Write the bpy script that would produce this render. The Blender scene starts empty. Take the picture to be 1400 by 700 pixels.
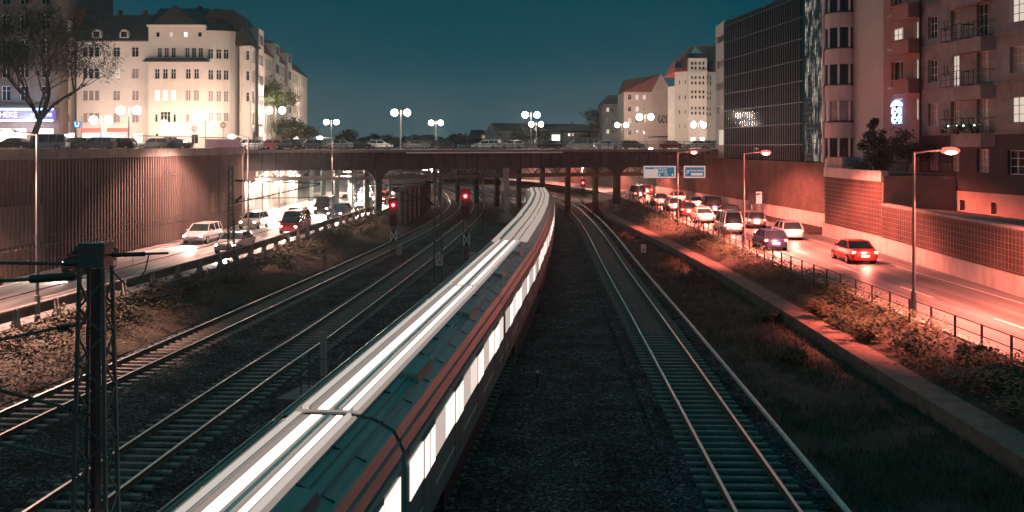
import bpy, bmesh, math, random
from mathutils import Vector, Matrix, noise
R = random.Random(7)
SC = bpy.context.scene
COL = SC.collection
F, H, HY = 1400.0, 8.5, 200.0      # lens constant, eye height above the rails, horizon row of the photo

# ------------------------------------------------------------------ camera, sky, exposure
cam = bpy.data.cameras.new('camera'); camo = bpy.data.objects.new('camera', cam); COL.objects.link(camo)
camo.location = (0, 0, H); camo.rotation_euler = (math.pi/2, 0, 0)
cam.sensor_width = 36; cam.lens = 36; cam.shift_y = -150/1400
cam.clip_start = 0.1; cam.clip_end = 3000
SC.camera = camo
SC.render.engine = 'CYCLES'
SC.cycles.use_denoising = True
SC.cycles.max_bounces = 5; SC.cycles.diffuse_bounces = 2; SC.cycles.glossy_bounces = 3
SC.cycles.volume_bounces = 0; SC.cycles.transmission_bounces = 3; SC.cycles.transparent_max_bounces = 6
SC.cycles.sample_clamp_indirect = 4; SC.cycles.use_light_tree = True
SC.cycles.caustics_reflective = False; SC.cycles.caustics_refractive = False
SC.view_settings.view_transform = 'Standard'; SC.view_settings.look = 'None'
SC.view_settings.exposure = 0.0; SC.view_settings.gamma = 1.0
W = bpy.data.worlds.new('World'); SC.world = W; W.use_nodes = True
nt = W.node_tree; bg = nt.nodes['Background']
tc = nt.nodes.new('ShaderNodeTexCoord'); sx = nt.nodes.new('ShaderNodeSeparateXYZ'); cr = nt.nodes.new('ShaderNodeValToRGB')
nt.links.new(tc.outputs['Generated'], sx.inputs[0]); nt.links.new(sx.outputs['Z'], cr.inputs['Fac']); nt.links.new(cr.outputs['Color'], bg.inputs['Color'])
cr.color_ramp.elements[0].position = 0.0; cr.color_ramp.elements[0].color = (.040, .092, .104, 1)
cr.color_ramp.elements[1].position = 1.0; cr.color_ramp.elements[1].color = (.010, .17, .20, 1)
for p, c in ((.035, (.026, .082, .098, 1)), (.085, (.003, .062, .084, 1)), (.15, (.0002, .050, .072, 1)), (.25, (.0002, .055, .078, 1)), (.5, (.008, .14, .165, 1))):
    e = cr.color_ramp.elements.new(p); e.color = c
bg.inputs['Strength'].default_value = 1.0

# ------------------------------------------------------------------ helpers
def X(px, d): return (px-700)/F*d
def Z(py, d): return H-(py-HY)*d/F

def mat(name, c, rough=.8, metal=0., c2=None, sc=3., bump=0., bsc=None, spec=.5, emit=None, es=0., stretch=None, det=6., nr=.65):
    m = bpy.data.materials.new(name); m.use_nodes = True
    n = m.node_tree; b = n.nodes['Principled BSDF']
    b.inputs['Base Color'].default_value = (*c, 1); b.inputs['Roughness'].default_value = rough
    b.inputs['Metallic'].default_value = metal; b.inputs['Specular IOR Level'].default_value = spec
    if emit: b.inputs['Emission Color'].default_value = (*emit, 1); b.inputs['Emission Strength'].default_value = es
    if c2 or bump:
        t = n.nodes.new('ShaderNodeTexCoord'); mp = n.nodes.new('ShaderNodeMapping')
        if stretch: mp.inputs['Scale'].default_value = stretch
        n.links.new(t.outputs['Object'], mp.inputs[0])
        no = n.nodes.new('ShaderNodeTexNoise'); no.inputs['Scale'].default_value = sc; no.inputs['Detail'].default_value = det
        no.inputs['Roughness'].default_value = nr
        n.links.new(mp.outputs[0], no.inputs['Vector'])
        if c2:
            r = n.nodes.new('ShaderNodeValToRGB'); r.color_ramp.elements[0].position = .36; r.color_ramp.elements[1].position = .66
            r.color_ramp.elements[0].color = (*c, 1); r.color_ramp.elements[1].color = (*c2, 1)
            n.links.new(no.outputs['Fac'], r.inputs['Fac']); n.links.new(r.outputs['Color'], b.inputs['Base Color'])
        if bump:
            n2 = no
            if bsc:
                n2 = n.nodes.new('ShaderNodeTexNoise'); n2.inputs['Scale'].default_value = bsc; n2.inputs['Detail'].default_value = 4
                n.links.new(mp.outputs[0], n2.inputs['Vector'])
            bp = n.nodes.new('ShaderNodeBump'); bp.inputs['Strength'].default_value = bump; bp.inputs['Distance'].default_value = .05
            n.links.new(n2.outputs['Fac'], bp.inputs['Height']); n.links.new(bp.outputs[0], b.inputs['Normal'])
    return m
def glow(name, c, s):
    m = bpy.data.materials.new(name); m.use_nodes = True; n = m.node_tree; n.nodes.clear()
    e = n.nodes.new('ShaderNodeEmission'); o = n.nodes.new('ShaderNodeOutputMaterial')
    e.inputs[0].default_value = (*c, 1); e.inputs[1].default_value = s; n.links.new(e.outputs[0], o.inputs[0]); return m
def brick(name, c1, c2, mort, sc=1., rough=.85):
    m = mat(name, c1, rough); n = m.node_tree; b = n.nodes['Principled BSDF']
    t = n.nodes.new('ShaderNodeTexCoord'); s = n.nodes.new('ShaderNodeSeparateXYZ'); cb = n.nodes.new('ShaderNodeCombineXYZ')
    ad = n.nodes.new('ShaderNodeMath'); ad.operation = 'ADD'
    n.links.new(t.outputs['Object'], s.inputs[0]); n.links.new(s.outputs['X'], ad.inputs[0]); n.links.new(s.outputs['Y'], ad.inputs[1])
    n.links.new(ad.outputs[0], cb.inputs['X']); n.links.new(s.outputs['Z'], cb.inputs['Y'])
    br = n.nodes.new('ShaderNodeTexBrick'); br.inputs['Scale'].default_value = sc
    br.inputs['Color1'].default_value = (*c1, 1); br.inputs['Color2'].default_value = (*c2, 1); br.inputs['Mortar'].default_value = (*mort, 1)
    br.inputs['Mortar Size'].default_value = .02; br.inputs['Brick Width'].default_value = .5; br.inputs['Row Height'].default_value = .2
    n.links.new(cb.outputs[0], br.inputs['Vector'])
    no = n.nodes.new('ShaderNodeTexNoise'); no.inputs['Scale'].default_value = .5; no.inputs['Detail'].default_value = 8
    n.links.new(t.outputs['Object'], no.inputs['Vector'])
    mr = n.nodes.new('ShaderNodeMapRange'); mr.inputs['From Min'].default_value = .3; mr.inputs['From Max'].default_value = .7
    mr.inputs['To Min'].default_value = .55; mr.inputs['To Max'].default_value = 1.35; n.links.new(no.outputs['Fac'], mr.inputs[0])
    mx = n.nodes.new('ShaderNodeVectorMath'); mx.operation = 'SCALE'
    n.links.new(br.outputs['Color'], mx.inputs[0]); n.links.new(mr.outputs[0], mx.inputs['Scale']); n.links.new(mx.outputs[0], b.inputs['Base Color'])
    bp = n.nodes.new('ShaderNodeBump'); bp.inputs['Strength'].default_value = .4; bp.inputs['Distance'].default_value = .02; bp.invert = True
    n.links.new(br.outputs['Fac'], bp.inputs['Height']); n.links.new(bp.outputs[0], b.inputs['Normal'])
    return m

class MB:
    """collects shapes and links them as ONE mesh object"""
    def __init__(s): s.v = []; s.f = []; s.mi = []; s.cm = 0
    def face(s, pts):
        i = len(s.v); s.v += [tuple(p) for p in pts]; s.f.append(tuple(range(i, i+len(pts)))); s.mi.append(s.cm)
    def add(s, vs, fs):
        i = len(s.v); s.v += [tuple(p) for p in vs]
        for f in fs: s.f.append(tuple(i+k for k in f)); s.mi.append(s.cm)
    def box(s, x0, x1, y0, y1, z0, z1):
        s.add([(x0,y0,z0),(x1,y0,z0),(x1,y1,z0),(x0,y1,z0),(x0,y0,z1),(x1,y0,z1),(x1,y1,z1),(x0,y1,z1)],
              [(0,3,2,1),(4,5,6,7),(0,1,5,4),(1,2,6,5),(2,3,7,6),(3,0,4,7)]); return s
    def hexa(s, p):   # 8 points, bottom ring then top ring, ccw from above
        s.add(p, [(0,3,2,1),(4,5,6,7),(0,1,5,4),(1,2,6,5),(2,3,7,6),(3,0,4,7)]); return s
    def slab(s, a, b, w, z0, z1, off=0.):   # a bar in plan from a to b of width w
        a = Vector(a[:2]); b = Vector(b[:2]); t = (b-a).normalized(); n = Vector((t.y, -t.x))
        q = [a+n*(off-w/2), a+n*(off+w/2), b+n*(off+w/2), b+n*(off-w/2)]
        q = [q[0], q[1], q[2], q[3]]
        z0 = z0 if isinstance(z0, tuple) else (z0, z0); z1 = z1 if isinstance(z1, tuple) else (z1, z1)
        zb = (z0[0], z0[0], z0[1], z0[1]); zt = (z1[0], z1[0], z1[1], z1[1])
        return s.hexa([(*q[k], zb[k]) for k in range(4)]+[(*q[k], zt[k]) for k in range(4)])
    def tube(s, a, b, r, n=8, r2=None):
        a = Vector(a); b = Vector(b); r2 = r if r2 is None else r2
        t = b-a
        if t.length < 1e-6: return s
        t.normalize(); u = t.orthogonal().normalized(); w = t.cross(u)
        vs = [a+(u*math.cos(k*2*math.pi/n)+w*math.sin(k*2*math.pi/n))*r for k in range(n)]+[b+(u*math.cos(k*2*math.pi/n)+w*math.sin(k*2*math.pi/n))*r2 for k in range(n)]
        s.add(vs, [(k, (k+1) % n, n+(k+1) % n, n+k) for k in range(n)]+[tuple(range(n-1, -1, -1)), tuple(range(n, 2*n))]); return s
    def path(s, pts, r, n=6, r2=None):
        for k in range(len(pts)-1):
            ra = r if r2 is None else r+(r2-r)*k/(len(pts)-1); rb = r if r2 is None else r+(r2-r)*(k+1)/(len(pts)-1)
            s.tube(pts[k], pts[k+1], ra, n, rb)
        return s
    def ball(s, c, r, n=10, m=6, sz=1.):
        vs = [(c[0], c[1], c[2]-r*sz)]; fs = []
        for j in range(1, m):
            a = -math.pi/2+math.pi*j/m
            for k in range(n): vs.append((c[0]+r*math.cos(a)*math.cos(2*math.pi*k/n), c[1]+r*math.cos(a)*math.sin(2*math.pi*k/n), c[2]+r*sz*math.sin(a)))
        vs.append((c[0], c[1], c[2]+r*sz)); L = len(vs)-1
        for k in range(n):
            fs.append((0, 1+(k+1) % n, 1+k)); fs.append((L, L-n+k, L-n+(k+1) % n))
            for j in range(m-2): a = 1+j*n; fs.append((a+k, a+(k+1) % n, a+n+(k+1) % n, a+n+k))
        s.add(vs, fs); return s
    def prism(s, poly, z0, z1):    # plan polygon ccw
        n = len(poly); s.add([(p[0], p[1], z0) for p in poly]+[(p[0], p[1], z1) for p in poly],
              [tuple(range(n-1, -1, -1)), tuple(range(n, 2*n))]+[(k, (k+1) % n, n+(k+1) % n, n+k) for k in range(n)]); return s
    def loft(s, rings, cap=True):
        n = len(rings[0]); i = len(s.v)
        for r in rings: s.v += [tuple(p) for p in r]
        for j in range(len(rings)-1):
            for k in range(n): a = i+j*n; s.f.append((a+k, a+(k+1) % n, a+n+(k+1) % n, a+n+k)); s.mi.append(s.cm)
        if cap:
            s.f.append(tuple(range(i+n-1, i-1, -1))); s.mi.append(s.cm)
            e = i+(len(rings)-1)*n; s.f.append(tuple(range(e, e+n))); s.mi.append(s.cm)
        return s
    def build(s, name, m, parent=None, smooth=False, world=True):
        me = bpy.data.meshes.new(name)
        o0 = Vector(parent_loc(parent)) if (parent is not None and world) else Vector((0, 0, 0))
        me.from_pydata([tuple(Vector(v)-o0) for v in s.v], [], s.f)
        ms = m if isinstance(m, (list, tuple)) else [m]
        for q in ms: me.materials.append(q)
        if len(ms) > 1: me.polygons.foreach_set('material_index', s.mi)
        if smooth: me.polygons.foreach_set('use_smooth', [True]*len(s.f))
        me.update(); o = bpy.data.objects.new(name, me); COL.objects.link(o)
        if parent is not None: o.parent = parent
        return o
def parent_loc(p):
    v = Vector((0, 0, 0))
    while p is not None: v = v+p.location; p = p.parent
    return v
def tag(o, label, cat, group=None):
    o['label'] = label; o['category'] = cat
    if group: o['group'] = group
    return o
def thing(name, label, cat, loc=(0, 0, 0), rz=0, group=None):
    o = bpy.data.objects.new(name, None); COL.objects.link(o); o.location = loc; o.rotation_euler = (0, 0, rz)
    o.empty_display_size = .3
    return tag(o, label, cat, group)
def struct(o): o['kind'] = 'structure'; return o
def stuff(o, label=None, cat=None):
    o['kind'] = 'stuff'
    if label: o['label'] = label; o['category'] = cat
    return o
def dup(root, loc=None, rz=None, label=None):
    def cp(o, par):
        c = o.copy(); COL.objects.link(c); c.parent = par
        for ch in list(o.children): cp(ch, c)
        return c
    r = cp(root, None)
    if loc is not None: r.location = loc
    if rz is not None: r.rotation_euler = (0, 0, rz)
    if label: r['label'] = label
    return r
def interp(pts):
    """smooth curve x(d) through (d, x) knots"""
    def f(d):
        if d <= pts[0][0]: a, b = pts[0], pts[1]; return a[1]+(b[1]-a[1])*(d-a[0])/(b[0]-a[0])
        if d >= pts[-1][0]: a, b = pts[-2], pts[-1]; return b[1]+(b[1]-a[1])*(d-b[0])/(b[0]-a[0])
        for k in range(len(pts)-1):
            if d <= pts[k+1][0]: break
        x0, y0 = pts[k]; x1, y1 = pts[k+1]; h = x1-x0
        m0 = (y1-pts[k-1][1])/(x1-pts[k-1][0]) if k > 0 else (y1-y0)/h
        m1 = (pts[k+2][1]-y0)/(pts[k+2][0]-x0) if k+2 < len(pts) else (y1-y0)/h
        t = (d-x0)/h
        return (2*t**3-3*t*t+1)*y0+(t**3-2*t*t+t)*h*m0+(-2*t**3+3*t*t)*y1+(t**3-t*t)*h*m1
    return f
def lin(pts):
    def f(d):
        if d <= pts[0][0]: a, b = pts[0], pts[1]
        elif d >= pts[-1][0]: a, b = pts[-2], pts[-1]
        else:
            for k in range(len(pts)-1):
                if d <= pts[k+1][0]: break
            a, b = pts[k], pts[k+1]
        return a[1]+(b[1]-a[1])*(d-a[0])/(b[0]-a[0])
    return f
def pt_light(name, loc, c, p, r=.2, parent=None, spot=None, rot=None, blend=.6):
    l = bpy.data.lights.new(name, 'SPOT' if spot else 'POINT'); l.color = c; l.energy = p; l.shadow_soft_size = r
    if spot: l.spot_size = math.radians(spot); l.spot_blend = blend
    o = bpy.data.objects.new(name, l); COL.objects.link(o)
    if parent is not None: o.parent = parent; o.location = Vector(loc)-parent_loc(parent)
    else: o.location = loc
    if rot: o.rotation_euler = rot
    return o
_font_cache = {}
def text_mesh(s, size, thick=.01):
    """(width, MB) of lettering in local x (right), z (up), centred"""
    cu = bpy.data.curves.new('lettering', 'FONT'); cu.body = s; cu.size = size; cu.align_x = 'CENTER'; cu.align_y = 'CENTER'; cu.extrude = thick; cu.resolution_u = 2
    o = bpy.data.objects.new('lettering', cu); COL.objects.link(o)
    dg = bpy.context.evaluated_depsgraph_get(); me = bpy.data.meshes.new_from_object(o.evaluated_get(dg))
    vs = [(v.co.x, -v.co.z, v.co.y) for v in me.vertices]; fs = [tuple(p.vertices) for p in me.polygons]
    bpy.data.objects.remove(o); bpy.data.curves.remove(cu); bpy.data.meshes.remove(me)
    return vs, fs
def put_text(mb, s, size, p, ang, bold=0):
    vs, fs = text_mesh(s, size)
    c, sn = math.cos(ang), math.sin(ang)
    mb.add([(p[0]+v[0]*c-v[1]*sn, p[1]+v[0]*sn+v[1]*c, p[2]+v[2]) for v in vs], fs)
ORD = 'nearest second third fourth fifth sixth seventh eighth ninth tenth eleventh twelfth thirteenth fourteenth fifteenth sixteenth seventeenth eighteenth nineteenth twentieth'.split()
def nth(i): return ORD[i]+('' if i == 0 else ' nearest')

# ------------------------------------------------------------------ materials
M = {}
M['ballast'] = mat('ballast', (.014, .017, .017), .95, c2=(.12, .13, .125), sc=.9, bump=1.0, bsc=26, det=14, nr=.82, spec=.15)
def ballast_mat():
    m = mat('ballast', (.03, .03, .03), .95, spec=.15); n = m.node_tree; b = n.nodes['Principled BSDF']; L = n.links
    t = n.nodes.new('ShaderNodeTexCoord'); v = n.nodes.new('ShaderNodeTexVoronoi'); v.inputs['Scale'].default_value = 15; L.new(t.outputs['Object'], v.inputs['Vector'])
    sp = n.nodes.new('ShaderNodeSeparateColor'); L.new(v.outputs['Color'], sp.inputs[0])
    r = n.nodes.new('ShaderNodeValToRGB'); e = r.color_ramp.elements; e[0].position = 0; e[0].color = (.004, .007, .0075, 1); e[1].position = 1; e[1].color = (.17, .19, .19, 1)
    q = e.new(.55); q.color = (.015, .025, .026, 1); q = e.new(.85); q.color = (.055, .08, .08, 1); L.new(sp.outputs[0], r.inputs['Fac'])
    no = n.nodes.new('ShaderNodeTexNoise'); no.inputs['Scale'].default_value = .55; no.inputs['Detail'].default_value = 9; no.inputs['Roughness'].default_value = .7; L.new(t.outputs['Object'], no.inputs['Vector'])
    mr = n.nodes.new('ShaderNodeMapRange'); mr.inputs['From Min'].default_value = .38; mr.inputs['From Max'].default_value = .68; mr.inputs['To Min'].default_value = .4; mr.inputs['To Max'].default_value = 2.0; L.new(no.outputs['Fac'], mr.inputs[0])
    vm = n.nodes.new('ShaderNodeVectorMath'); vm.operation = 'SCALE'; L.new(r.outputs['Color'], vm.inputs[0]); L.new(mr.outputs[0], vm.inputs['Scale']); L.new(vm.outputs[0], b.inputs['Base Color'])
    bp = n.nodes.new('ShaderNodeBump'); bp.inputs['Strength'].default_value = 1; bp.inputs['Distance'].default_value = .05; bp.invert = True; L.new(v.outputs['Distance'], bp.inputs['Height']); L.new(bp.outputs[0], b.inputs['Normal'])
    return m
M['ballast'] = ballast_mat()
M['soil'] = mat('soil', (.025, .019, .013), .95, c2=(.07, .05, .034), sc=1.6, bump=.6, bsc=9)
M['asphalt'] = mat('asphalt', (.12, .115, .11), .5, c2=(.30, .285, .27), stretch=(1, .03, 1), sc=1.6, bump=.08, bsc=60, spec=.6)
M['paint'] = mat('road_paint', (.75, .75, .72), .6)
M['rail'] = mat('rail_steel', (.9, .83, .77), .42, 1.0)
M['railside'] = mat('rail_rust', (.10, .055, .035), .8)
M['sleeper'] = mat('sleeper', (.13, .11, .095), .85, c2=(.22, .19, .165), sc=5, bump=.3, bsc=20)
M['trail'] = mat('conductor_cover', (.72, .66, .6), .4, c2=(.5, .44, .4), sc=3)
M['conc'] = mat('concrete', (.22, .20, .185), .9, c2=(.34, .31, .29), sc=1.3, bump=.25, bsc=12)
M['concd'] = mat('dark_concrete', (.10, .095, .09), .9, c2=(.19, .175, .165), sc=1.1, bump=.25, bsc=12)
M['plinth'] = mat('pale_plinth', (.40, .36, .33), .85, c2=(.58, .53, .5), sc=1.4, bump=.15, bsc=10, stretch=(1, 1, .35))
M['corr'] = mat('corrugated_sheet', (.058, .040, .034), .85, c2=(.11, .075, .064), sc=.35, stretch=(1, 1, .3))
M['corr2'] = mat('corrugated_sheet_pale', (.11, .08, .07), .8, c2=(.15, .11, .095), sc=.6)
M['steel'] = mat('painted_steel', (.035, .06, .06), .5, c2=(.055, .085, .085), sc=2)
M['girder'] = mat('bridge_paint', (.022, .036, .036), .55, c2=(.042, .06, .058), sc=.8, bump=.05, bsc=5)
M['pole'] = mat('galvanised_pole', (.28, .27, .26), .5, .3)
M['dark'] = mat('dark_metal', (.02, .022, .023), .5)
M['black'] = mat('black_plastic', (.008, .009, .01), .5)
M['white'] = mat('white_enamel', (.78, .76, .73), .5)
M['blue'] = mat('sign_blue', (.01, .10, .22), .4)
M['render'] = mat('cream_render', (.62, .53, .46), .85, c2=(.70, .60, .53), sc=.35, bump=.05, bsc=4)
M['render2'] = mat('pink_render', (.45, .33, .28), .85, c2=(.54, .41, .36), sc=.4)
M['beige'] = mat('beige_render', (.48, .42, .38), .85, c2=(.58, .51, .46), sc=.3)
M['salmon'] = mat('salmon_render', (.30, .17, .14), .85, c2=(.36, .21, .18), sc=.5)
M['greyr'] = mat('grey_render', (.19, .185, .178), .9, c2=(.31, .295, .28), sc=.7, bump=.2, bsc=7)
M['greyd'] = mat('charcoal_render', (.040, .042, .042), .9, c2=(.06, .06, .06), sc=.7)
M['stone'] = mat('old_stone', (.12, .09, .075), .9, c2=(.18, .135, .115), sc=.8)
M['slate'] = mat('slate_roof', (.022, .024, .026), .7, c2=(.05, .048, .046), sc=1.6, bump=.3, bsc=9)
M['redroof'] = mat('red_tile_roof', (.17, .045, .035), .75, c2=(.24, .07, .05), sc=1.5, bump=.3, bsc=9)
M['glassd'] = mat('dark_window_glass', (.012, .02, .024), .08, spec=.8)
M['glassm'] = mat('curtained_window', (.22, .18, .16), .35, c2=(.35, .29, .26), sc=1.5)
M['frame'] = mat('window_frame', (.66, .62, .58), .6)
M['lit'] = glow('lit_window', (1, .84, .72), .75)
M['litb'] = glow('bright_window', (1, .86, .76), 2.2)
M['curtain'] = mat('facade_glass', (.006, .035, .045), .06, spec=.4)
M['leaf'] = mat('leaf_dark', (.030, .048, .022), .7, c2=(.06, .08, .035), sc=2.)
M['leaf2'] = mat('leaf_green', (.05, .075, .03), .7, c2=(.10, .12, .055), sc=2.)
M['leafr'] = mat('leaf_dry', (.05, .05, .028), .75, c2=(.12, .09, .05), sc=1.6)
M['grassm'] = mat('grass_blade', (.08, .06, .035), .85, c2=(.20, .13, .075), sc=.9)
M['bark'] = mat('bark', (.035, .028, .022), .95, c2=(.06, .05, .04), sc=6, bump=.5, bsc=12)
M['wire'] = mat('overhead_wire', (.05, .06, .06), .5, .6)
M['ins'] = mat('insulator', (.03, .02, .018), .25)
M['tyre'] = mat('tyre', (.01, .01, .01), .85)
M['rim'] = mat('alloy_rim', (.4, .4, .4), .35, .9)
M['bw'] = brick('brick_wall', (.045, .022, .017), (.08, .036, .027), (.10, .075, .065), 1.3)
M['bwd'] = brick('brown_brick_wall', (.05, .033, .027), (.085, .055, .044), (.09, .075, .065), 1.3)
M['mesh'] = mat('trellis_wire', (.26, .20, .18), .6, .0)
PINK = (1, .62, .46); RED = (1, .20, .14); CREAM = (1, .74, .60)
M['globe'] = glow('lamp_globe', (1, .80, .66), 60)
M['redlamp'] = glow('sodium_lamp', (1, .42, .32), 60)
M['redhalo'] = glow('painted_red_halo', (1, .17, .12), 1.5)  # glowing shell that imitates the red halo around the lamp
M['redsig'] = glow('signal_red', (1, .02, .03), 45)
M['head'] = glow('headlight_glow', (1, .86, .78), 45)
M['tail'] = glow('tail_light_glow', (1, .10, .07), 16)

# ------------------------------------------------------------------ alignments (metres, from the rails as they stand)
trackA = interp([(-20, -19.5), (10, -17.2), (31.5, -15.75), (49, -14.0), (84, -10.7), (112, -8.7), (137, -8.0), (159, -8.9), (198, -13.5), (229, -24), (255, -40)])
trackB = interp([(-20, -13.5), (5, -11.8), (24, -10.6), (38.4, -9.6), (47.6, -8.8), (87.5, -6.25), (119, -4.9), (140, -4.6), (165, -5.8), (205, -10.6), (233, -19.5), (255, -34)])
trackC = interp([(-20, -7.2), (5, -4.75), (23.8, -2.9), (38.8, -1.45), (55, 0.0), (80.4, 1.75), (105, 2.9), (122, 3.0), (149, 1.7), (190, -4.5), (230, -15), (255, -29)])
trackE = interp([(-20, 4.6), (5, 5.4), (23.8, 5.97), (51.7, 6.75), (71.7, 7.25), (100, 8.1), (125, 8.45), (155, 8.0), (186, 5.2), (209, 1.2), (232, -6.5), (255, -20)])
guardL = lin([(-20, -23), (15, -21.6), (40, -20), (62, -17.7), (113, -15), (150, -14.5), (190, -21), (215, -31), (240, -50)])
wallL = lin([(-20, -31), (15, -29.4), (55, -27.6), (88, -25.2), (97, -25.6), (98, -28), (134, -28.5), (175, -37), (215, -58), (240, -85)])
fenceR = lin([(-20, 17.6), (34, 17.1), (60, 16.4), (137, 16.3), (169, 14), (195, 9.0), (215, 3.5), (235, -6), (255, -20)])
wallR = lin([(-20, 23.8), (15, 24.3), (50, 25.1), (85, 25.9), (92, 28), (123.5, 25.7), (169, 20.5), (195, 15.5), (220, 8), (240, -3), (262, -20)])
kerbL = interp([(-20, 12.4), (26, 13.0), (37, 13.0), (46, 13.05), (69, 12.9), (95, 11.9), (119, 10.9), (140, 11.6), (160, 11.4), (190, 8.3)])
ZR = 1.1   # carriageway level of both roads
ZD = 8.05  # street and bridge deck level

def strip(name, fl, fr, zl, zr, d0, d1, m, nx=1, step=2., amp=0., fs=.35, solid=None):
    mb = MB(); n = int((d1-d0)/step)+1; rows = []
    for j in range(n+1):
        d = d0+(d1-d0)*j/n; row = []
        for i in range(nx+1):
            t = i/nx; x = fl(d)+(fr(d)-fl(d))*t; z = zl+(zr-zl)*t
            if amp: z += amp*noise.noise((x*fs, d*fs, 1.3))*min(1, 4*t, 4*(1-t)+.2)
            row.append((x, d, z))
        rows.append(row)
    vs = [p for r in rows for p in r]; w = nx+1
    mb.add(vs, [(j*w+i, j*w+i+1, (j+1)*w+i+1, (j+1)*w+i) for j in range(n) for i in range(nx)])
    return mb.build(name, m, smooth=bool(amp))
# the ground
g = MB(); g.face([(-900, -60, -.42), (900, -60, -.42), (900, 1500, -.42), (-900, 1500, -.42)]); struct(g.build('ground', M['soil']))
struct(strip('ballast_bed', lambda d: trackA(d)-1.75, lambda d: trackE(d)+2.1, -.24, -.24, -20, 255, M['ballast'], 60, 1.2, .10, .8))
struct(strip('left_bank', lambda d: guardL(d)+.16, lambda d: trackA(d)-1.7, .62, -.22, -20, 112, M['soil'], 10, 1.5, .35, .5))
struct(strip('grass_verge', lambda d: trackE(d)+2.05, lambda d: kerbL(d)+.06, -.22, .02, -20, 165, M['soil'], 12, 1.5, .22, .4))
struct(strip('raised_verge', lambda d: kerbL(d)+1.05, lambda d: fenceR(d)+.1, .55, ZR-.06, -20, 165, M['soil'], 8, 1.5, .18, .5))
struct(strip('left_road', lambda d: wallL(d)+.12, lambda d: guardL(d)-.05, ZR, ZR, -20, 238, M['asphalt'], 1, 1.))
struct(strip('right_road', lambda d: fenceR(d)+.05, lambda d: wallR(d)-.05, ZR, ZR, -20, 260, M['asphalt'], 1, 1.))
def dashes(name, f, d0, d1, L, gap, w=.14, z=ZR+.006, m=None):
    mb = MB(); d = d0
    while d < d1:
        for q in range(max(1, int(L/2))):
            a = d+q*L/max(1, int(L/2)); b = a+L/max(1, int(L/2))
            mb.face([(f(a)-w/2, a, z), (f(a)+w/2, a, z), (f(b)+w/2, b, z), (f(b)-w/2, b, z)])
        d += L+gap
    return struct(mb.build(name, m or M['paint']))
dashes('lane_marking', lambda d: guardL(d)-3.6+(wallL(d)-guardL(d)+7.6)*.3, 10, 180, 4, 6)
dashes('edge_line', lambda d: guardL(d)-.45, 5, 200, 10, 0)
dashes('edge_line', lambda d: wallL(d)+.7, 5, 96, 10, 0)
dashes('lane_marking', lambda d: fenceR(d)+3.9, 10, 210, 4, 6)
dashes('edge_line', lambda d: fenceR(d)+.55, 5, 215, 10, 0)
dashes('edge_line', lambda d: fenceR(d)+7.3, 5, 84, 10, 0)
struct(strip('grass_patch', lambda d: 25.0+.02*(d-86) if d < 104 else 25.0-.001*d, lambda d: wallR(d)-.06, ZR+.1, ZR+.12, 86, 108, M['soil'], 4, 1.5, .1))

# plateau at street level
def plateau(name, poly):
    mb = MB(); mb.prism(poly, -.4, ZD); return struct(mb.build(name, [M['concd']]))
lp = [(wallL(d)-.25, d) for d in (-20, 15, 55, 88, 97)]+[(-28.3, 98), (-28.3, 101), (-28.8, 134), (-37.3, 175), (-58.3, 215), (-85, 240), (-600, 262), (-900, 300), (-900, -20)]
plateau('street_ground', lp)
rp = [(26.2, 131), (21, 169), (16, 195), (8.5, 220), (-2.5, 240), (-20, 262), (-600, 300), (-900, 330), (-900, 1500), (900, 1500), (900, 131)]
plateau('street_ground', rp)

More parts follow.
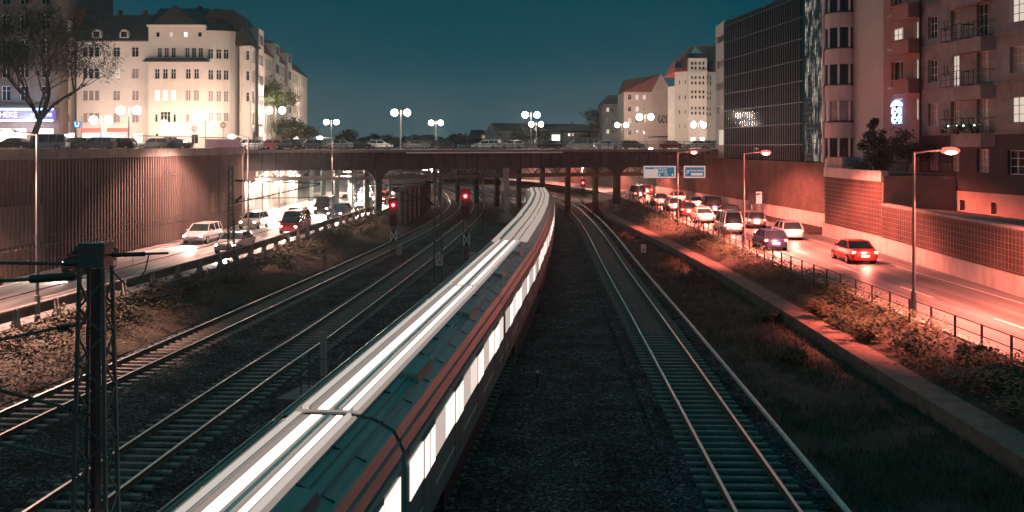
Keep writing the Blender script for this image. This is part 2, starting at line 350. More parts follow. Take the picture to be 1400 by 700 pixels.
# ------------------------------------------------------------------ railway tracks
def arc_pts(f, d0, d1, step):
    pts = []; d = d0
    while d < d1:
        pts.append((f(d), d)); dx = (f(d+.1)-f(d))/.1; d += step/math.sqrt(1+dx*dx)
    return pts
sl_me = MB().box(-1.25, 1.25, -.12, .12, -.30, -.165)
def track(label, f, d0, d1, vis0, third=None):
    root = thing('railway_track', label, 'railway track', (f(20), 20, 0), group='railway tracks in the cutting')
    pts = arc_pts(f, d0, d1, 1.5)
    for sgn in (-1, 1):
        mb = MB(); rings = []; tr = []
        for k, (x, y) in enumerate(pts):
            a = pts[min(k+1, len(pts)-1)]; b = pts[max(k-1, 0)]; t = Vector((a[0]-b[0], a[1]-b[1])).normalized(); n = Vector((t.y, -t.x))
            c = Vector((x, y))+n*sgn*.7525
            prof = [(-.07, -.17), (.07, -.17), (.07, -.15), (.012, -.12), (.012, -.045), (.036, -.035), (.036, -.004), (-.036, -.004), (-.036, -.035), (-.012, -.045), (-.012, -.12), (-.07, -.15)]
            rings.append([(*(c+n*u), v) for u, v in prof])
            tr.append([(*(c+n*u), .0) for u in (-.045, .045)])
        mb.cm = 0; mb.loft(rings)
        mb.cm = 1
        for k in range(len(tr)-1): mb.face([tr[k][0], tr[k][1], tr[k+1][1], tr[k+1][0]])
        mb.build('rail', [M['railside'], M['rail']], root)
    # sleepers
    sp = arc_pts(f, vis0, d1, .62); rest = MB(); first = None
    for k, (x, y) in enumerate(sp):
        dx = (f(y+.1)-f(y))/.1; ang = -math.atan(dx); jit = R.uniform(-.02, .02)
        if k < 100:
            if first is None:
                me = MB().hexa([(-1.3, -.13, -.32), (1.3, -.13, -.32), (1.3, .13, -.32), (-1.3, .13, -.32), (-1.29, -.10, -.165), (1.29, -.10, -.165), (1.29, .10, -.165), (-1.29, .10, -.165)]).build('sleeper', M['sleeper'], None)
                first = me
            else: me = first.copy(); COL.objects.link(me)
            me.parent = root; me.location = Vector((x+jit, y, 0))-root.location; me.rotation_euler = (0, 0, ang)
        else:
            c, s = math.cos(ang), math.sin(ang)
            q = [(x+u*c-v*s, y+u*s+v*c) for u, v in ((-1.3, -.12), (1.3, -.12), (1.3, .12), (-1.3, .12))]
            rest.hexa([(*p, -.32) for p in q]+[(*p, -.167) for p in q])
    if rest.v: stuff(rest.build('sleeper', M['sleeper'], root))
    if third:
        mb = MB(); rings = []
        for k, (x, y) in enumerate(pts):
            if y > 150: break
            a = pts[k+1]; b = pts[max(k-1, 0)]; t = Vector((a[0]-b[0], a[1]-b[1])).normalized(); n = Vector((t.y, -t.x)); c = Vector((x, y))+n*third
            rings.append([(*(c+n*u), v) for u, v in ((-.055, .02), (.055, .02), (.065, .08), (.04, .13), (-.04, .13), (-.065, .08))])
        mb.loft(rings); mb.build('conductor_rail', M['trail'], root)
        mb = MB()
        for k, (x, y) in enumerate(pts[::3]):
            if y > 148: break
            mb.box(x+third-.22, x+third+.1, y-.04, y+.04, -.3, -.04)
        stuff(mb.build('rail_bracket', M['concd'], root))
    return root
track('leftmost railway track, beside the overgrown bank', trackA, -15, 245, 27)
track('second railway track from the left, between the lattice masts', trackB, -15, 245, 20)
track('railway track that the long pale train stands on', trackC, -15, 245, 13)
track('rightmost railway track with a pale conductor rail beside the grass', trackE, -15, 245, 20, third=1.78)
# little things on the ballast
def cable_trough():
    mb = MB(); pts = arc_pts(lambda d: trackE(d)-1.75, 10, 150, 3)
    for k in range(len(pts)-1): mb.slab(pts[k], pts[k+1], .3, -.3, -.155)
    tag(mb.build('cable_trough', M['ballast']), 'low concrete cable trough left of the rightmost track', 'cable trough')
cable_trough()

# ------------------------------------------------------------------ the train
M['tbody'] = mat('train_body', (.26, .25, .24), .4, c2=(.32, .30, .29), sc=1)
M['troof'] = mat('train_roof', (.26, .20, .17), .4, .0, c2=(.36, .29, .25), sc=2.5, stretch=(8, .12, 1), bump=.06)
M['tfair'] = mat('streak_fairing', (.85, .70, .60), .35, c2=(.74, .60, .52), sc=3, stretch=(10, .1, 1))  # pale tone; on the roof it stands in for light streaks
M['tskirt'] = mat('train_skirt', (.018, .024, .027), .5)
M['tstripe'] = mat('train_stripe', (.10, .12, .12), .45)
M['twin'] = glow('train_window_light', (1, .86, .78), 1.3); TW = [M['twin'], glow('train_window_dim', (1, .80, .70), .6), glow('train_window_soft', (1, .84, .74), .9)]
M['tglow3'] = glow('added_roof_glow_pale', (1, .82, .72), .34)
M['tglow4'] = glow('added_roof_glow_far', (1, .80, .69), .5)  # added glow so the far roofs look lit
M['tglow'] = glow('added_roof_glow_band', (1, .90, .84), 1.7)  # glowing bands added on the roof to imitate streaks of light
M['tglow2'] = glow('added_roof_glow_soft', (1, .88, .80), .62)
def carriage(root, d0, L, lead):
    d1 = d0+L; x0, x1 = trackC(d0), trackC(d1)
    a = Vector((x0, d0, 0)); b = Vector((x1, d1, 0)); t = (b-a).normalized(); L = (b-a).length; ang = math.atan2(t.y, t.x)-math.pi/2
    prof = [(-1.25, .42), (1.25, .42), (1.42, .75), (1.45, 1.25), (1.45, 2.5), (1.40, 2.95), (1.22, 3.28), (.85, 3.48), (.4, 3.56), (-.4, 3.56), (-.85, 3.48), (-1.22, 3.28), (-1.40, 2.95), (-1.45, 2.5), (-1.45, 1.25), (-1.42, .75)]
    # split: side shell (below 2.95) and roof
    rings = []
    for y, s in ((.06, .96), (.14, 1.), (L-.14, 1.), (L-.06, .96)): rings.append([(p[0]*s, y, .42+(p[1]-.42)*(.985 if s < 1 else 1)) for p in prof])
    body = MB(); body.loft(rings); bo = body.build('carriage', M['tbody'], root, world=False)
    bo.location = a-root.location; bo.rotation_euler = (0, 0, ang)
    def sub(mb, name, m, smooth=False): return mb.build(name, m, bo, smooth, world=False)
    rp = [(-1.43, 2.93), (-1.25, 3.29), (-.87, 3.50), (-.4, 3.58), (.4, 3.58), (.87, 3.50), (1.25, 3.29), (1.43, 2.93)]
    mb = MB(); 
    for k in range(7):
        (u0, v0), (u1, v1) = rp[k], rp[k+1]; mb.face([(u0, .1, v0), (u1, .1, v1), (u1, L-.1, v1), (u0, L-.1, v0)])
    for u, v in ((-1.36, 3.12), (1.36, 3.12), (-1.0, 3.45), (1.0, 3.45), (-.85, 3.51), (.62, 3.56), (.8, 3.53)): mb.tube((u, .1, v), (u, L-.1, v), .022, 5)
    sub(mb, 'roof', M['troof'])
    mb = MB()   # long raised fairings, pale in place of light streaks
    for u0, u1, h in ((-.62, -.34, .10), (.02, .2, .09), (.40, .55, .07)): mb.hexa([(u0, .15, 3.50), (u1, .15, 3.50), (u1, L-.15, 3.50), (u0, L-.15, 3.50), (u0+.05, .25, 3.56+h), (u1-.05, .25, 3.56+h), (u1-.05, L-.25, 3.56+h), (u0+.05, L-.25, 3.56+h)])
    sub(mb, 'streak_fairing', M['tfair'])
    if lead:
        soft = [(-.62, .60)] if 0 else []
        for u0, u1, mm in ((-.26, -.02, 'tglow'), (.22, .36, 'tglow'), (-.56, -.40, 'tglow2'), (.42, .52, 'tglow2')):  # added emissive strips drawn as light streaks, not lamp fittings
            zt = 3.63 if mm == 'tglow' else 3.655+.02
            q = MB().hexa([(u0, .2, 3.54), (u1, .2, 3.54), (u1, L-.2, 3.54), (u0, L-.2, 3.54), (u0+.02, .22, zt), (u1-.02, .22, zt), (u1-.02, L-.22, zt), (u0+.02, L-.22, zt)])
            sub(q, 'added_roof_glow', M[mm])
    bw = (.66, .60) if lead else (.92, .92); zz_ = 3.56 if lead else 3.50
    q = MB().hexa([(-bw[0], .16, zz_), (bw[1], .16, zz_), (bw[1], L-.16, zz_), (-bw[0], L-.16, zz_), (-bw[0]+.02, .17, 3.612), (bw[1]-.02, .17, 3.605), (bw[1]-.02, L-.17, 3.605), (-bw[0]+.02, L-.17, 3.612)]); sub(q, 'added_roof_glow', M['tglow3'] if lead else M['tglow4'])  # added wide glow that makes the roof look lit
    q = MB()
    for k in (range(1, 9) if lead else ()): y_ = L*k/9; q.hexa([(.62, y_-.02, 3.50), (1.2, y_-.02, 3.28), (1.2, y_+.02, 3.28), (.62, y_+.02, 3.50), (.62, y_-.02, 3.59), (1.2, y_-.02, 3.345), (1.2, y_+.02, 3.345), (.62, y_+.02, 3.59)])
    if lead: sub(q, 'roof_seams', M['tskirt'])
    for y_ in ((L*.24, L*.71) if lead else ()):
        q = MB().hexa([(.66, y_-.9, 3.40), (1.08, y_-.9, 3.25), (1.08, y_+.9, 3.25), (.66, y_+.9, 3.40), (.70, y_-.85, 3.66), (1.04, y_-.85, 3.60), (1.04, y_+.85, 3.60), (.70, y_+.85, 3.66)]); sub(q, 'roof_vent', M['troof'])
    # side windows and doors
    for sg in (-1, 1):
        nb = 4; seg = (L-.8)/nb
        for k in range(nb):
            c = .4+seg*(k+.5)
            q = MB()
            for w in (-.66, .02): q.box(*sorted((sg*1.452, sg*1.475)), c+w, c+w+.62, .72+.35, 2.72)
            dr = sub(q, 'door', M['troof'])
            q = MB()
            for w in (-.63, .03): q.box(*sorted((sg*1.476, sg*1.482)), c+w, c+w+.56, 1.86, 2.62)
            sub(q, 'door_glass', M['twin'])
            for off, wl in ((-seg/2+.03, seg/2-.72), (.70, seg/2-.74)):
                sub(MB().box(*sorted((sg*1.452, sg*1.466)), c+off, c+off+wl, 1.88, 2.62), 'window', R.choice(TW))
        sub(MB().box(*sorted((sg*1.451, sg*1.457)), .4, L-.4, 2.74, 2.86), 'cant_stripe', M['tfair'])
        sub(MB().box(*sorted((sg*1.451, sg*1.459)), .4, L-.4, 1.25, 1.33), 'side_stripe', M['tfair'])
        sub(MB().box(*sorted((sg*1.30, sg*1.40)), 4.6, L-4.6, .25, .74), 'skirt', M['tskirt'])
    for yc in (3.2, L-3.2):
        q = MB().box(-.98, .98, yc-1.6, yc+1.6, .25, .6)
        for yy in (-1.1, 1.1):
            for sg in (-1, 1): q.tube((sg*.70, yc+yy, .42), (sg*.84, yc+yy, .42), .42, 18)
        sub(q, 'bogie', M['tskirt'])
    sub(MB().prism([(-1.05, -.12), (1.05, -.12), (1.05, .12), (-1.05, .12)], .8, 3.30), 'gangway', M['tskirt'])
    return bo
troot = thing('train', 'long pale passenger train with added glowing streaks along its roof and lit windows', 'train', (trackC(20), 20, 0))
Lc = 17.2; d = 122-Lc; k = 0
while d > -22:
    carriage(troot, d, Lc, d < 45); d -= Lc; k += 1
# tail end lamps
mb = MB().ball((0, 0, 0), .1)
# ------------------------------------------------------------------ roadside walls
def poly_wall(name, fn_pts, w, z0, z1, m, parent=None, side=0.):
    mb = MB()
    for k in range(len(fn_pts)-1): mb.slab(fn_pts[k], fn_pts[k+1], w, z0, z1, side)
    return mb.build(name, m, parent)
# corrugated wall on the left
root = thing('corrugated_wall', 'tall brown corrugated retaining wall along the left road', 'retaining wall', (-27, 55, ZR))
line = [(wallL(d), d) for d in (-20, 15, 55, 88, 97)]+[(-27.9, 97.6)]
def corr(line, z0, z1, pitch, dep, m, name, par, lift=0.):
    mb = MB(); prof = []
    for k in range(len(line)-1):
        a = Vector(line[k]); b = Vector(line[k+1]); t = (b-a); L = t.length; t.normalize(); n = Vector((t.y, -t.x)); s = 0
        while s < L-1e-3:
            for ds, o in ((0, 0), (.38, 0), (.5, dep), (.88, dep)):
                if s+ds*pitch < L: prof.append(a+t*(s+ds*pitch)+n*(o+lift))
            s += pitch
        prof.append(b+n*lift)
    for k in range(len(prof)-1): mb.face([(*prof[k], z0), (*prof[k+1], z0), (*prof[k+1], z1), (*prof[k], z1)])
    return mb.build(name, m, par)
corr(line, ZR-.1, 7.75, .42, .09, M['corr'], 'cladding', root)
corr([(wallL(53.8)+.02, 53.8), (wallL(59.6)+.02, 59.6)], 3.0, 5.2, .42, .09, M['corr2'], 'cladding_patch', root, .05)
corr([(wallL(86)+.02, 86), (wallL(90)+.02, 90)], 2.9, 4.6, .42, .09, M['corr2'], 'cladding_patch', root, .05)
poly_wall('coping', line, .55, 7.75, 8.35, M['concd'], root)
poly_wall('base_kerb', line, .5, ZR-.2, ZR+.14, M['conc'], root, .1)
mb = MB(); mb.slab((-25.62, 97.2), (-28.4, 97.9), .5, ZR-.1, 8.5); mb.build('end_pilaster', M['concd'], root)
# wall under the bridge
root = thing('abutment_wall', 'pale ribbed wall with lights under the left end of the bridge', 'retaining wall', (-28, 100, ZR))
al = [(-28.1, 98.2), (-28.4, 134), (-36.9, 175), (-58, 215), (-85, 240)]
poly_wall('wall_face', al, .3, ZR-.1, 6.4, M['conc'], root)
mb = MB(); 
for k in range(3):
    a = Vector(al[k]); b = Vector(al[k+1]); L = (b-a).length; t = (b-a)/L
    s = 0
    while s < L: p = a+t*s; mb.slab(p, p+t*.25, .5, ZR-.1, 6.3, .1); s += 4.2
mb.build('wall_ribs', M['conc'], root)
# guard rail with leaning concrete panels
root = thing('guard_rail', 'concrete guard rail with leaning brackets above the left bank', 'guard rail', (guardL(40), 40, ZR))
gl = [(guardL(d), d) for d in range(8, 114, 3)]
poly_wall('retaining_base', gl, .32, -.3, ZR+.12, M['concd'], root)
for k in range(len(gl)-1):
    if k and k % 1 == 0:
        a = Vector(gl[k]); MB().hexa([(a.x-.15, a.y-.1, ZR+.1), (a.x+.22, a.y-.1, ZR+.1), (a.x+.22, a.y+.1, ZR+.1), (a.x-.15, a.y+.1, ZR+.1), (a.x-.02, a.y-.08, ZR+.86), (a.x+.1, a.y-.08, ZR+.86), (a.x+.1, a.y+.08, ZR+.86), (a.x-.02, a.y+.08, ZR+.86)]).build('bracket', M['conc'], root)
    MB().slab(gl[k], gl[k+1], .10, ZR+.42, ZR+.80, -.12).build('panel', M['concd'], root)
mb = MB()
for k in range(len(gl)-1): mb.tube((gl[k][0]+.02, gl[k][1], ZR+.88), (gl[k+1][0]+.02, gl[k+1][1], ZR+.88), .055, 6)
mb.build('top_rail', M['conc'], root)
# support wall beside the tracks under the bridge
root = thing('support_wall', 'grey panelled support wall beside the tracks under the bridge', 'retaining wall', (-12, 112, 0))
sl = [(-12.6, 112.5), (-11.9, 130), (-12.3, 150), (-16, 180), (-25, 208), (-45, 232)]
poly_wall('wall_face', sl, .5, -.4, 3.5, M['conc'], root); poly_wall('coping', sl, .7, 3.5, 3.75, M['concd'], root)
mb = MB()
for k in range(4):
    a = Vector(sl[k]); b = Vector(sl[k+1]); L = (b-a).length; t = (b-a)/L; s = 1.5
    while s < L: p = a+t*s; mb.slab(p, p+t*.3, .3, -.4, 3.5, .34); s += 4
mb.build('buttresses', M['concd'], root)
# right side: low kerb wall with flat top
root = thing('low_wall', 'low concrete wall with a flat path-like top between grass and shrubs', 'retaining wall', (13, 40, 0))
kl = [(kerbL(d)+.55, d) for d in range(-10, 140, 3)]
for k in range(len(kl)-1):
    a, b = Vector(kl[k]), Vector(kl[k+1]); t = (b-a).normalized()
    MB().slab(a+t*.012, b-t*.012, 1.1, -.3, .57+R.uniform(-.008, .008)).build('wall_block', M['kerb'] if 'kerb' in M else M.setdefault('kerb', mat('weathered_kerb', (.15, .09, .07), .9, c2=(.26, .165, .135), sc=1.8, bump=.3, bsc=14)), root)
# fence along the right road
root = thing('road_fence', 'low dark post-and-rail fence along the right road', 'fence', (fenceR(40), 40, ZR))
fl = [(fenceR(d), d) for d in [14+2.1*i for i in range(61)]]
for (x, y) in fl: MB().box(x-.035, x+.035, y-.035, y+.035, ZR-.3, ZR+.95).build('post', M['dark'], root)
for z in (.93, .52):
    mb = MB()
    for k in range(len(fl)-1): mb.tube((*fl[k], ZR+z), (*fl[k+1], ZR+z), .022, 5)
    mb.build('fence_rail', M['dark'], root)
poly_wall('fence_kerb', fl, .22, ZR-.3, ZR+.11, M['plinth'], root, .22)

# long brick wall with trellis on the right
def wires(mb, line, z0, z1, sp, vert=None, off=-.06, r=.012):
    z = z0
    while z <= z1:
        for k in range(len(line)-1):
            a = Vector(line[k]); b = Vector(line[k+1]); t = (b-a).normalized(); n = Vector((t.y, -t.x)); mb.tube((*(a-n*off), z), (*(b-n*off), z), r, 4)
        z += sp
    if vert:
        for k in range(len(line)-1):
            a = Vector(line[k]); b = Vector(line[k+1]); L = (b-a).length; t = (b-a)/L; n = Vector((t.y, -t.x)); s = 0
            while s < L: p = a+t*s-n*off; mb.tube((*p, z0), (*p, z1), r, 4); s += vert
root = thing('brick_retaining_wall', 'long brown brick retaining wall with wire trellis beside the right road', 'retaining wall', (25.5, 60, ZR))
# viewer is on the -X side, so walk the line from far to near
w1 = [(26.0, 71.9), (25.1, 50), (24.3, 15), (23.8, -20)]
poly_wall('brick_face', w1, .4, ZR+1.0, 4.35, M['bw'], root, -.2)
poly_wall('coping', w1, .6, 4.35, 4.5, M['conc'], root, -.2)
poly_wall('plinth', w1, .62, ZR-.1, ZR+1.0, M['plinth'], root, -.15)
mb = MB(); wires(mb, w1[:3], ZR+1.15, 4.3, .34, .42, -.08, .010); mb.build('wire_trellis', M['mesh'], root)
mb = MB(); mb.hexa([(26.2, 71.8, 3.6), (24.5, 15, 3.6), (34, 15, 3.6), (33, 71.8, 3.6), (26.2, 71.8, 4.3), (24.5, 15, 4.3), (34, 15, 3.85), (33, 71.8, 3.85)][::1])
struct(mb.build('building_ledge', M['concd']))
# rounded tall wall carrying the terrace
root = thing('rounded_terrace_wall', 'tall rounded brick wall with wires below the planted terrace', 'retaining wall', (26, 80, ZR))
cv = [(26.05, 72.0), (26.0, 76), (25.95, 81), (25.95, 84.5)]+[(28.2-2.25*math.cos(a), 84.5+2.6*math.sin(a)) for a in [math.radians(q) for q in (18, 36, 54, 72, 90)]]+[(31, 87.3)]
cvr = cv[::-1]
poly_wall('brick_face', cvr, .36, ZR+1.05, 6.0, M['bw'], root, -.18)
poly_wall('plinth', cvr, .6, ZR-.1, ZR+1.05, M['plinth'], root, -.1)
poly_wall('concrete_band', cvr, .52, 6.0, 6.75, M['plinth'], root, -.16)
poly_wall('parapet', [p for p in cvr if p[1] > 77.4], .22, 6.75, 7.6, M['conc'], root, -.25)
mb = MB().box(26.06, 34, 71.9, 72.3, 3.7, 6.4); mb.build('end_wall', mat('end_wall_render', (.26, .19, .165), .9, c2=(.33, .25, .22), sc=.9), root)
mb = MB(); wires(mb, cvr, ZR+1.25, 5.8, .33, None, -.06, .014); wires(mb, cvr[5:], ZR+1.25, 5.8, .33, .5, -.06, .006); mb.build('wire_trellis', M['mesh'], root)
mb = MB().prism([(26.2, 72.3), (33, 72.3), (33, 87), (28.2, 86.9), (26.6, 86), (26.2, 84)], 5.6, 6.55); struct(mb.build('terrace_floor', M['conc']))
root = thing('terrace_railing', 'dark bar railing at the near end of the planted terrace', 'railing', (28, 72.2, 6.4))
mb = MB().tube((26.3, 72.1, 7.35), (31, 72.1, 7.35), .03).tube((26.3, 72.1, 6.55), (31, 72.1, 6.55), .025); mb.build('handrail', M['dark'], root)
mb = MB()
for k in range(38): mb.tube((26.3+k*.125, 72.1, 6.4), (26.3+k*.125, 72.1, 7.35), .014, 4)
mb.build('bars', M['dark'], root)
# second brick wall below the glass building
root = thing('brick_retaining_wall', 'dark brick retaining wall with pale plinth below the glass office block', 'retaining wall', (27, 100, ZR))
w2 = [(20.6, 169), (25.7, 123.6), (28.3, 91), (31, 89.5)]
poly_wall('brick_face', w2, .4, ZR+1.3, 7.0, M['bwd'], root, -.2); poly_wall('plinth', w2, .6, ZR-.1, ZR+1.3, M['plinth'], root, -.18)
w3 = [(-20, 262), (-3, 240), (8, 220), (15.6, 195), (20.6, 169)]
poly_wall('far_face', w3, .4, ZR-.1, 7.8, M['bwd'], root, -.2)

# ------------------------------------------------------------------ the bridge
BA, BB = Vector((-28.3, 105)), Vector((26.4, 131)); BT = (BB-BA).normalized(); BN = Vector((-BT.y, BT.x)); BL = (BB-BA).length   # BN points away
def bp(s, o=0., z=0.): p = BA+BT*s+BN*o; return (p.x, p.y, z)
root = thing('road_bridge', 'dark steel road bridge across the railway cutting', 'bridge', bp(BL/2, 0, 0))
mb = MB(); q = [bp(-6, .4), bp(BL+6, .4), bp(BL-2, 64), bp(-26, 64)]
mb.prism([(p[0], p[1]) for p in q], 7.2, ZD); mb.build('deck', M['concd'], root)
PS = [.2507*BL, .503*BL, .750*BL]
def girder(o, z0, z1, name='front_girder', hw=.12, stiff=True, haunch=True):
    mb = MB(); mb.slab(bp(-1, o), bp(BL+.5, o), hw, z0, z1)
    mb.slab(bp(-1, o), bp(BL+.5, o), .55, z0-.05, z0+.02); mb.slab(bp(-1, o), bp(BL+.5, o), .7, z1, z1+.07)
    if stiff:
        s = 0; m2 = mb
        while s < BL:
            a = bp(s, o-.06); c = bp(s, o-.30); m2.hexa([bp(s-.025, o-.06, z0), bp(s-.025, o-.18, z0), bp(s+.025, o-.18, z0), bp(s+.025, o-.06, z0), bp(s-.025, o-.06, z1), bp(s-.025, o-.34, z1), bp(s+.025, o-.34, z1), bp(s+.025, o-.06, z1)]); s += 1.35
    g = mb.build(name, M['girder'], root)
    if haunch:
        for ps in PS:
            m3 = MB(); n = 8; R0 = 1.7
            for sg in (-1, 1):
                for k in range(n):
                    a0 = math.pi/2*k/n; a1 = math.pi/2*(k+1)/n
                    x0 = .35+R0*(1-math.cos(a0)); z_0 = z0-R0*(1-math.sin(a0)); x1 = .35+R0*(1-math.cos(a1)); z_1 = z0-R0*(1-math.sin(a1))
                    m3.hexa([bp(ps+sg*x0, o-.1, z_0), bp(ps+sg*x0, o+.1, z_0), bp(ps+sg*x1, o+.1, z_1), bp(ps+sg*x1, o-.1, z_1), bp(ps+sg*x0, o-.1, z0), bp(ps+sg*x0, o+.1, z0), bp(ps+sg*x1, o+.1, z0), bp(ps+sg*x1, o-.1, z0)])
            m3.build('haunch', M['girder'], g)
    return g
girder(0, 6.0, 7.75)
mb = MB(); mb.slab(bp(-1.5, -.35), bp(BL+1, -.35), .9, 7.82, 8.12); mb.build('parapet_edge', mat('parapet_paint', (.11, .12, .115), .5, c2=(.16, .165, .16), sc=1), root)
# brackets below the edge
mb = MB(); s = .7
while s < BL: mb.hexa([bp(s-.05, -.1, 7.5), bp(s-.05, -.2, 7.5), bp(s+.05, -.2, 7.5), bp(s+.05, -.1, 7.5), bp(s-.05, -.1, 7.82), bp(s-.05, -.78, 7.82), bp(s+.05, -.78, 7.82), bp(s+.05, -.1, 7.82)]); s += 1.35
mb.build('edge_brackets', M['girder'], root)
mb = MB(); mb.slab(bp(.3*BL, -.82), bp(.62*BL, -.82), .06, 7.72, 7.86); mb.build('light_cover', M['white'], root)
# railing on the bridge
rr = MB()
for z in (8.4, 8.7, 9.1): rr.tube(bp(-1, -.3, z), bp(BL+1, -.3, z), .03, 5)
rr.build('handrail', M['steel'], root)
for k in range(34):
    s = k*BL/33; MB().slab(bp(s, -.3), bp(s+.06, -.3), .06, 8.1, 9.1).build('railing_post', M['steel'], root)
mb = MB(); s = 0
while s < BL: mb.tube(bp(s, -.3, 8.4), bp(s, -.3, 9.1), .009, 3); s += .16
stuff(mb.build('railing_bar', M['steel'], root))
# columns
for i, ps in enumerate(PS):
    c = MB(); base = (.3, .1, .3)[i]
    c.slab(bp(ps-.35, 0), bp(ps+.35, 0), .7, base, 6.0); c.slab(bp(ps-.45, 0), bp(ps+.45, 0), .9, 5.6, 5.8)
    co = c.build('column', M['conc'] if i == 1 else M['girder'], root)
    MB().slab(bp(ps-.7, 0), bp(ps+.7, 0), 1.4, -.4, (.9, .7, 1.5)[i]).build('column_footing', M['conc'], co)
    for k in (range(1, 9) if i != 1 else (7,)):
        o = k*6.2-2.0; cc = MB(); cc.slab(bp(ps-.28+(-.55*k if i == 2 else 0), o), bp(ps+.28+(-.55*k if i == 2 else 0), o), .56, -.4, 7.2); cc.build('column', M['conc'] if i == 1 else M['girder'], root)
# lattice girder behind the front one
def truss(o, z0, z1, nm):
    mb = MB(); mb.slab(bp(1.5, o), bp(BL, o), .4, z0, z0+.35); mb.slab(bp(1.5, o), bp(BL, o), .35, z1-.2, z1); s = 1.5; k = 0
    while s < BL-1.6:
        a, b = ((z0+.35, z1-.2) if k % 2 else (z1-.2, z0+.35)); mb.tube(bp(s, o, a), bp(s+1.5, o, b), .07, 4); mb.tube(bp(s, o, z0+.3), bp(s, o, z1-.2), .045, 4); s += 1.5; k += 1
    return mb.build(nm, mat('lattice_paint', (.16, .16, .15), .5), root)
truss(4, 4.75, 6.6, 'lattice_girder'); truss(9, 4.75, 6.9, 'lattice_girder')
for o in (5.5, 7.5):
    s = 2
mb = MB()
for o in (18, 27, 36, 45, 54): mb.slab(bp(-3, o), bp(BL, o), .4, 6.0, 7.2)
mb.build('deck_beams', M['girder'], root)
mb = MB().slab(bp(-3, .6), bp(2.0, .6), 1.2, 4.9, 7.4)
mb.build('bearing_block', M['concd'], root)
mb = MB().slab(bp(BL-1.2, .8), bp(BL+3, .8), 2.2, 5.2, 8.2); mb.build('bearing_block', M['plinth'], root)

# ------------------------------------------------------------------ street lamps
def globe_lamp(px, d, hgt, n, label):
    x = X(px, d); r = thing('street_lamp', label, 'street lamp', (x, d, ZD), group='double globe street lamps at street level')
    w = 1.0
    MB().tube((x, d, ZD), (x, d, ZD+1.0), .16, 10, .13).tube((x, d, ZD+1), (x, d, ZD+hgt+.3), .10, 8, .07).ball((x, d, ZD+hgt+.35), .13).build('pole', M['pole'], r)
    for sg in (-1, 1):
        MB().path([(x, d, ZD+hgt-.2), (x+sg*.5*w, d, ZD+hgt-.05), (x+sg*w, d, ZD+hgt-.5)], .05, 6).build('arm', M['pole'], r)
        s = MB().ball((x+sg*w, d, ZD+hgt), .52, 14, 8).build('globe', M['globe'], r, True)
        s.visible_shadow = True
        MB().tube((x+sg*w, d, ZD+hgt-.6), (x+sg*w, d, ZD+hgt-.45), .2, 8).build('globe_collar', M['dark'], r)
        pt_light('globe_light', (x+sg*w, d-.0, ZD+hgt+.0), CREAM, n, .53, r)
def _L(py, d): return H+(200-py)*d/F-ZD
LP = 17000
for px, py, d, pw, lb in (
    (176, 151, 126, LP*2.6, 'two-globe street lamp before the cream corner building, right of the U sign'),
    (377, 151, 158, LP*1.8, 'two-globe street lamp beside the leafy street tree'),
    (453, 167, 205, LP*.8, 'two-globe street lamp near the left end of the bridge, behind the tall roadside pole'),
    (548, 154, 160, LP, 'two-globe street lamp on the left half of the bridge, tallest there'),
    (596, 168, 215, LP*.8, 'smaller two-globe street lamp in the middle left of the bridge'),
    (726, 157, 172, LP, 'taller of the two globe lamps standing close together mid bridge'),
    (733, 170, 212, LP*.8, 'lower of the two globe lamps standing close together mid bridge'),
    (850, 171, 225, LP*2.4, 'two-globe street lamp before the small dark house on the right'),
    (882, 160, 178, LP*1.8, 'two-globe street lamp before the red-roofed house'),
    (955, 171, 200, LP*2.2, 'two-globe street lamp in front of the white tower-like corner building'),
    (138, 164, 138, LP*.4, 'two-globe street lamp beside the blue U sign')):
    globe_lamp(px, d, _L(py, d), pw, lb)
def road_lamp(x, y, ztop, sg, c, p, lamp, label, arm=1.25, mtl='pole', grp=None):
    r = thing('street_lamp', label, 'street lamp', (x, y, ZR), group=grp)
    MB().tube((x, y, ZR-.1), (x, y, ZR+1.2), .13, 10, .12).tube((x, y, ZR+1.2), (x, y, ztop), .075, 8, .055).build('pole', M[mtl], r)
    MB().path([(x, y, ztop-.04), (x+sg*arm*.5, y, ztop+.05), (x+sg*arm, y, ztop+.10)], .04, 6).build('arm', M[mtl], r)
    xh = x+sg*(arm+.3)
    MB().hexa([(xh-.36, y-.12, ztop+.05), (xh+.36, y-.12, ztop+.05), (xh+.36, y+.12, ztop+.05), (xh-.36, y+.12, ztop+.05), (xh-.28, y-.08, ztop+.2), (xh+.24, y-.08, ztop+.2), (xh+.24, y+.08, ztop+.2), (xh-.28, y+.08, ztop+.2)]).build('lamp_head', M['redhalo'] if lamp == 'redlamp' else M[mtl], r)
    if lamp == 'redlamp':
        MB().ball((xh, y, ztop+.06), .4, 14, 8, .42).build('halo_bowl', M['redhalo'], r, True); MB().ball((xh-.05, y-.2, ztop-.0), .25, 12, 6, .42).build('lamp_glass', M[lamp], r, True)  # red bowl and head glow in place of the lamp's halo
    else: MB().ball((xh, y, ztop+.03), .3, 12, 6, .5).build('lamp_glass', M[lamp], r, True)
    pt_light('lamp_light', (xh, y, ztop-.28), c, p, .15, r, spot=132, rot=(0, -sg*math.radians(21), 0), blend=.35); pt_light('lamp_spill', (xh, y, ztop-.3), c, p*(.03 if sg > 0 else .07), .15, r)
RP = 22000
M['headlamp_pink'] = glow('pink_lamp', (1, .72, .6), 40)
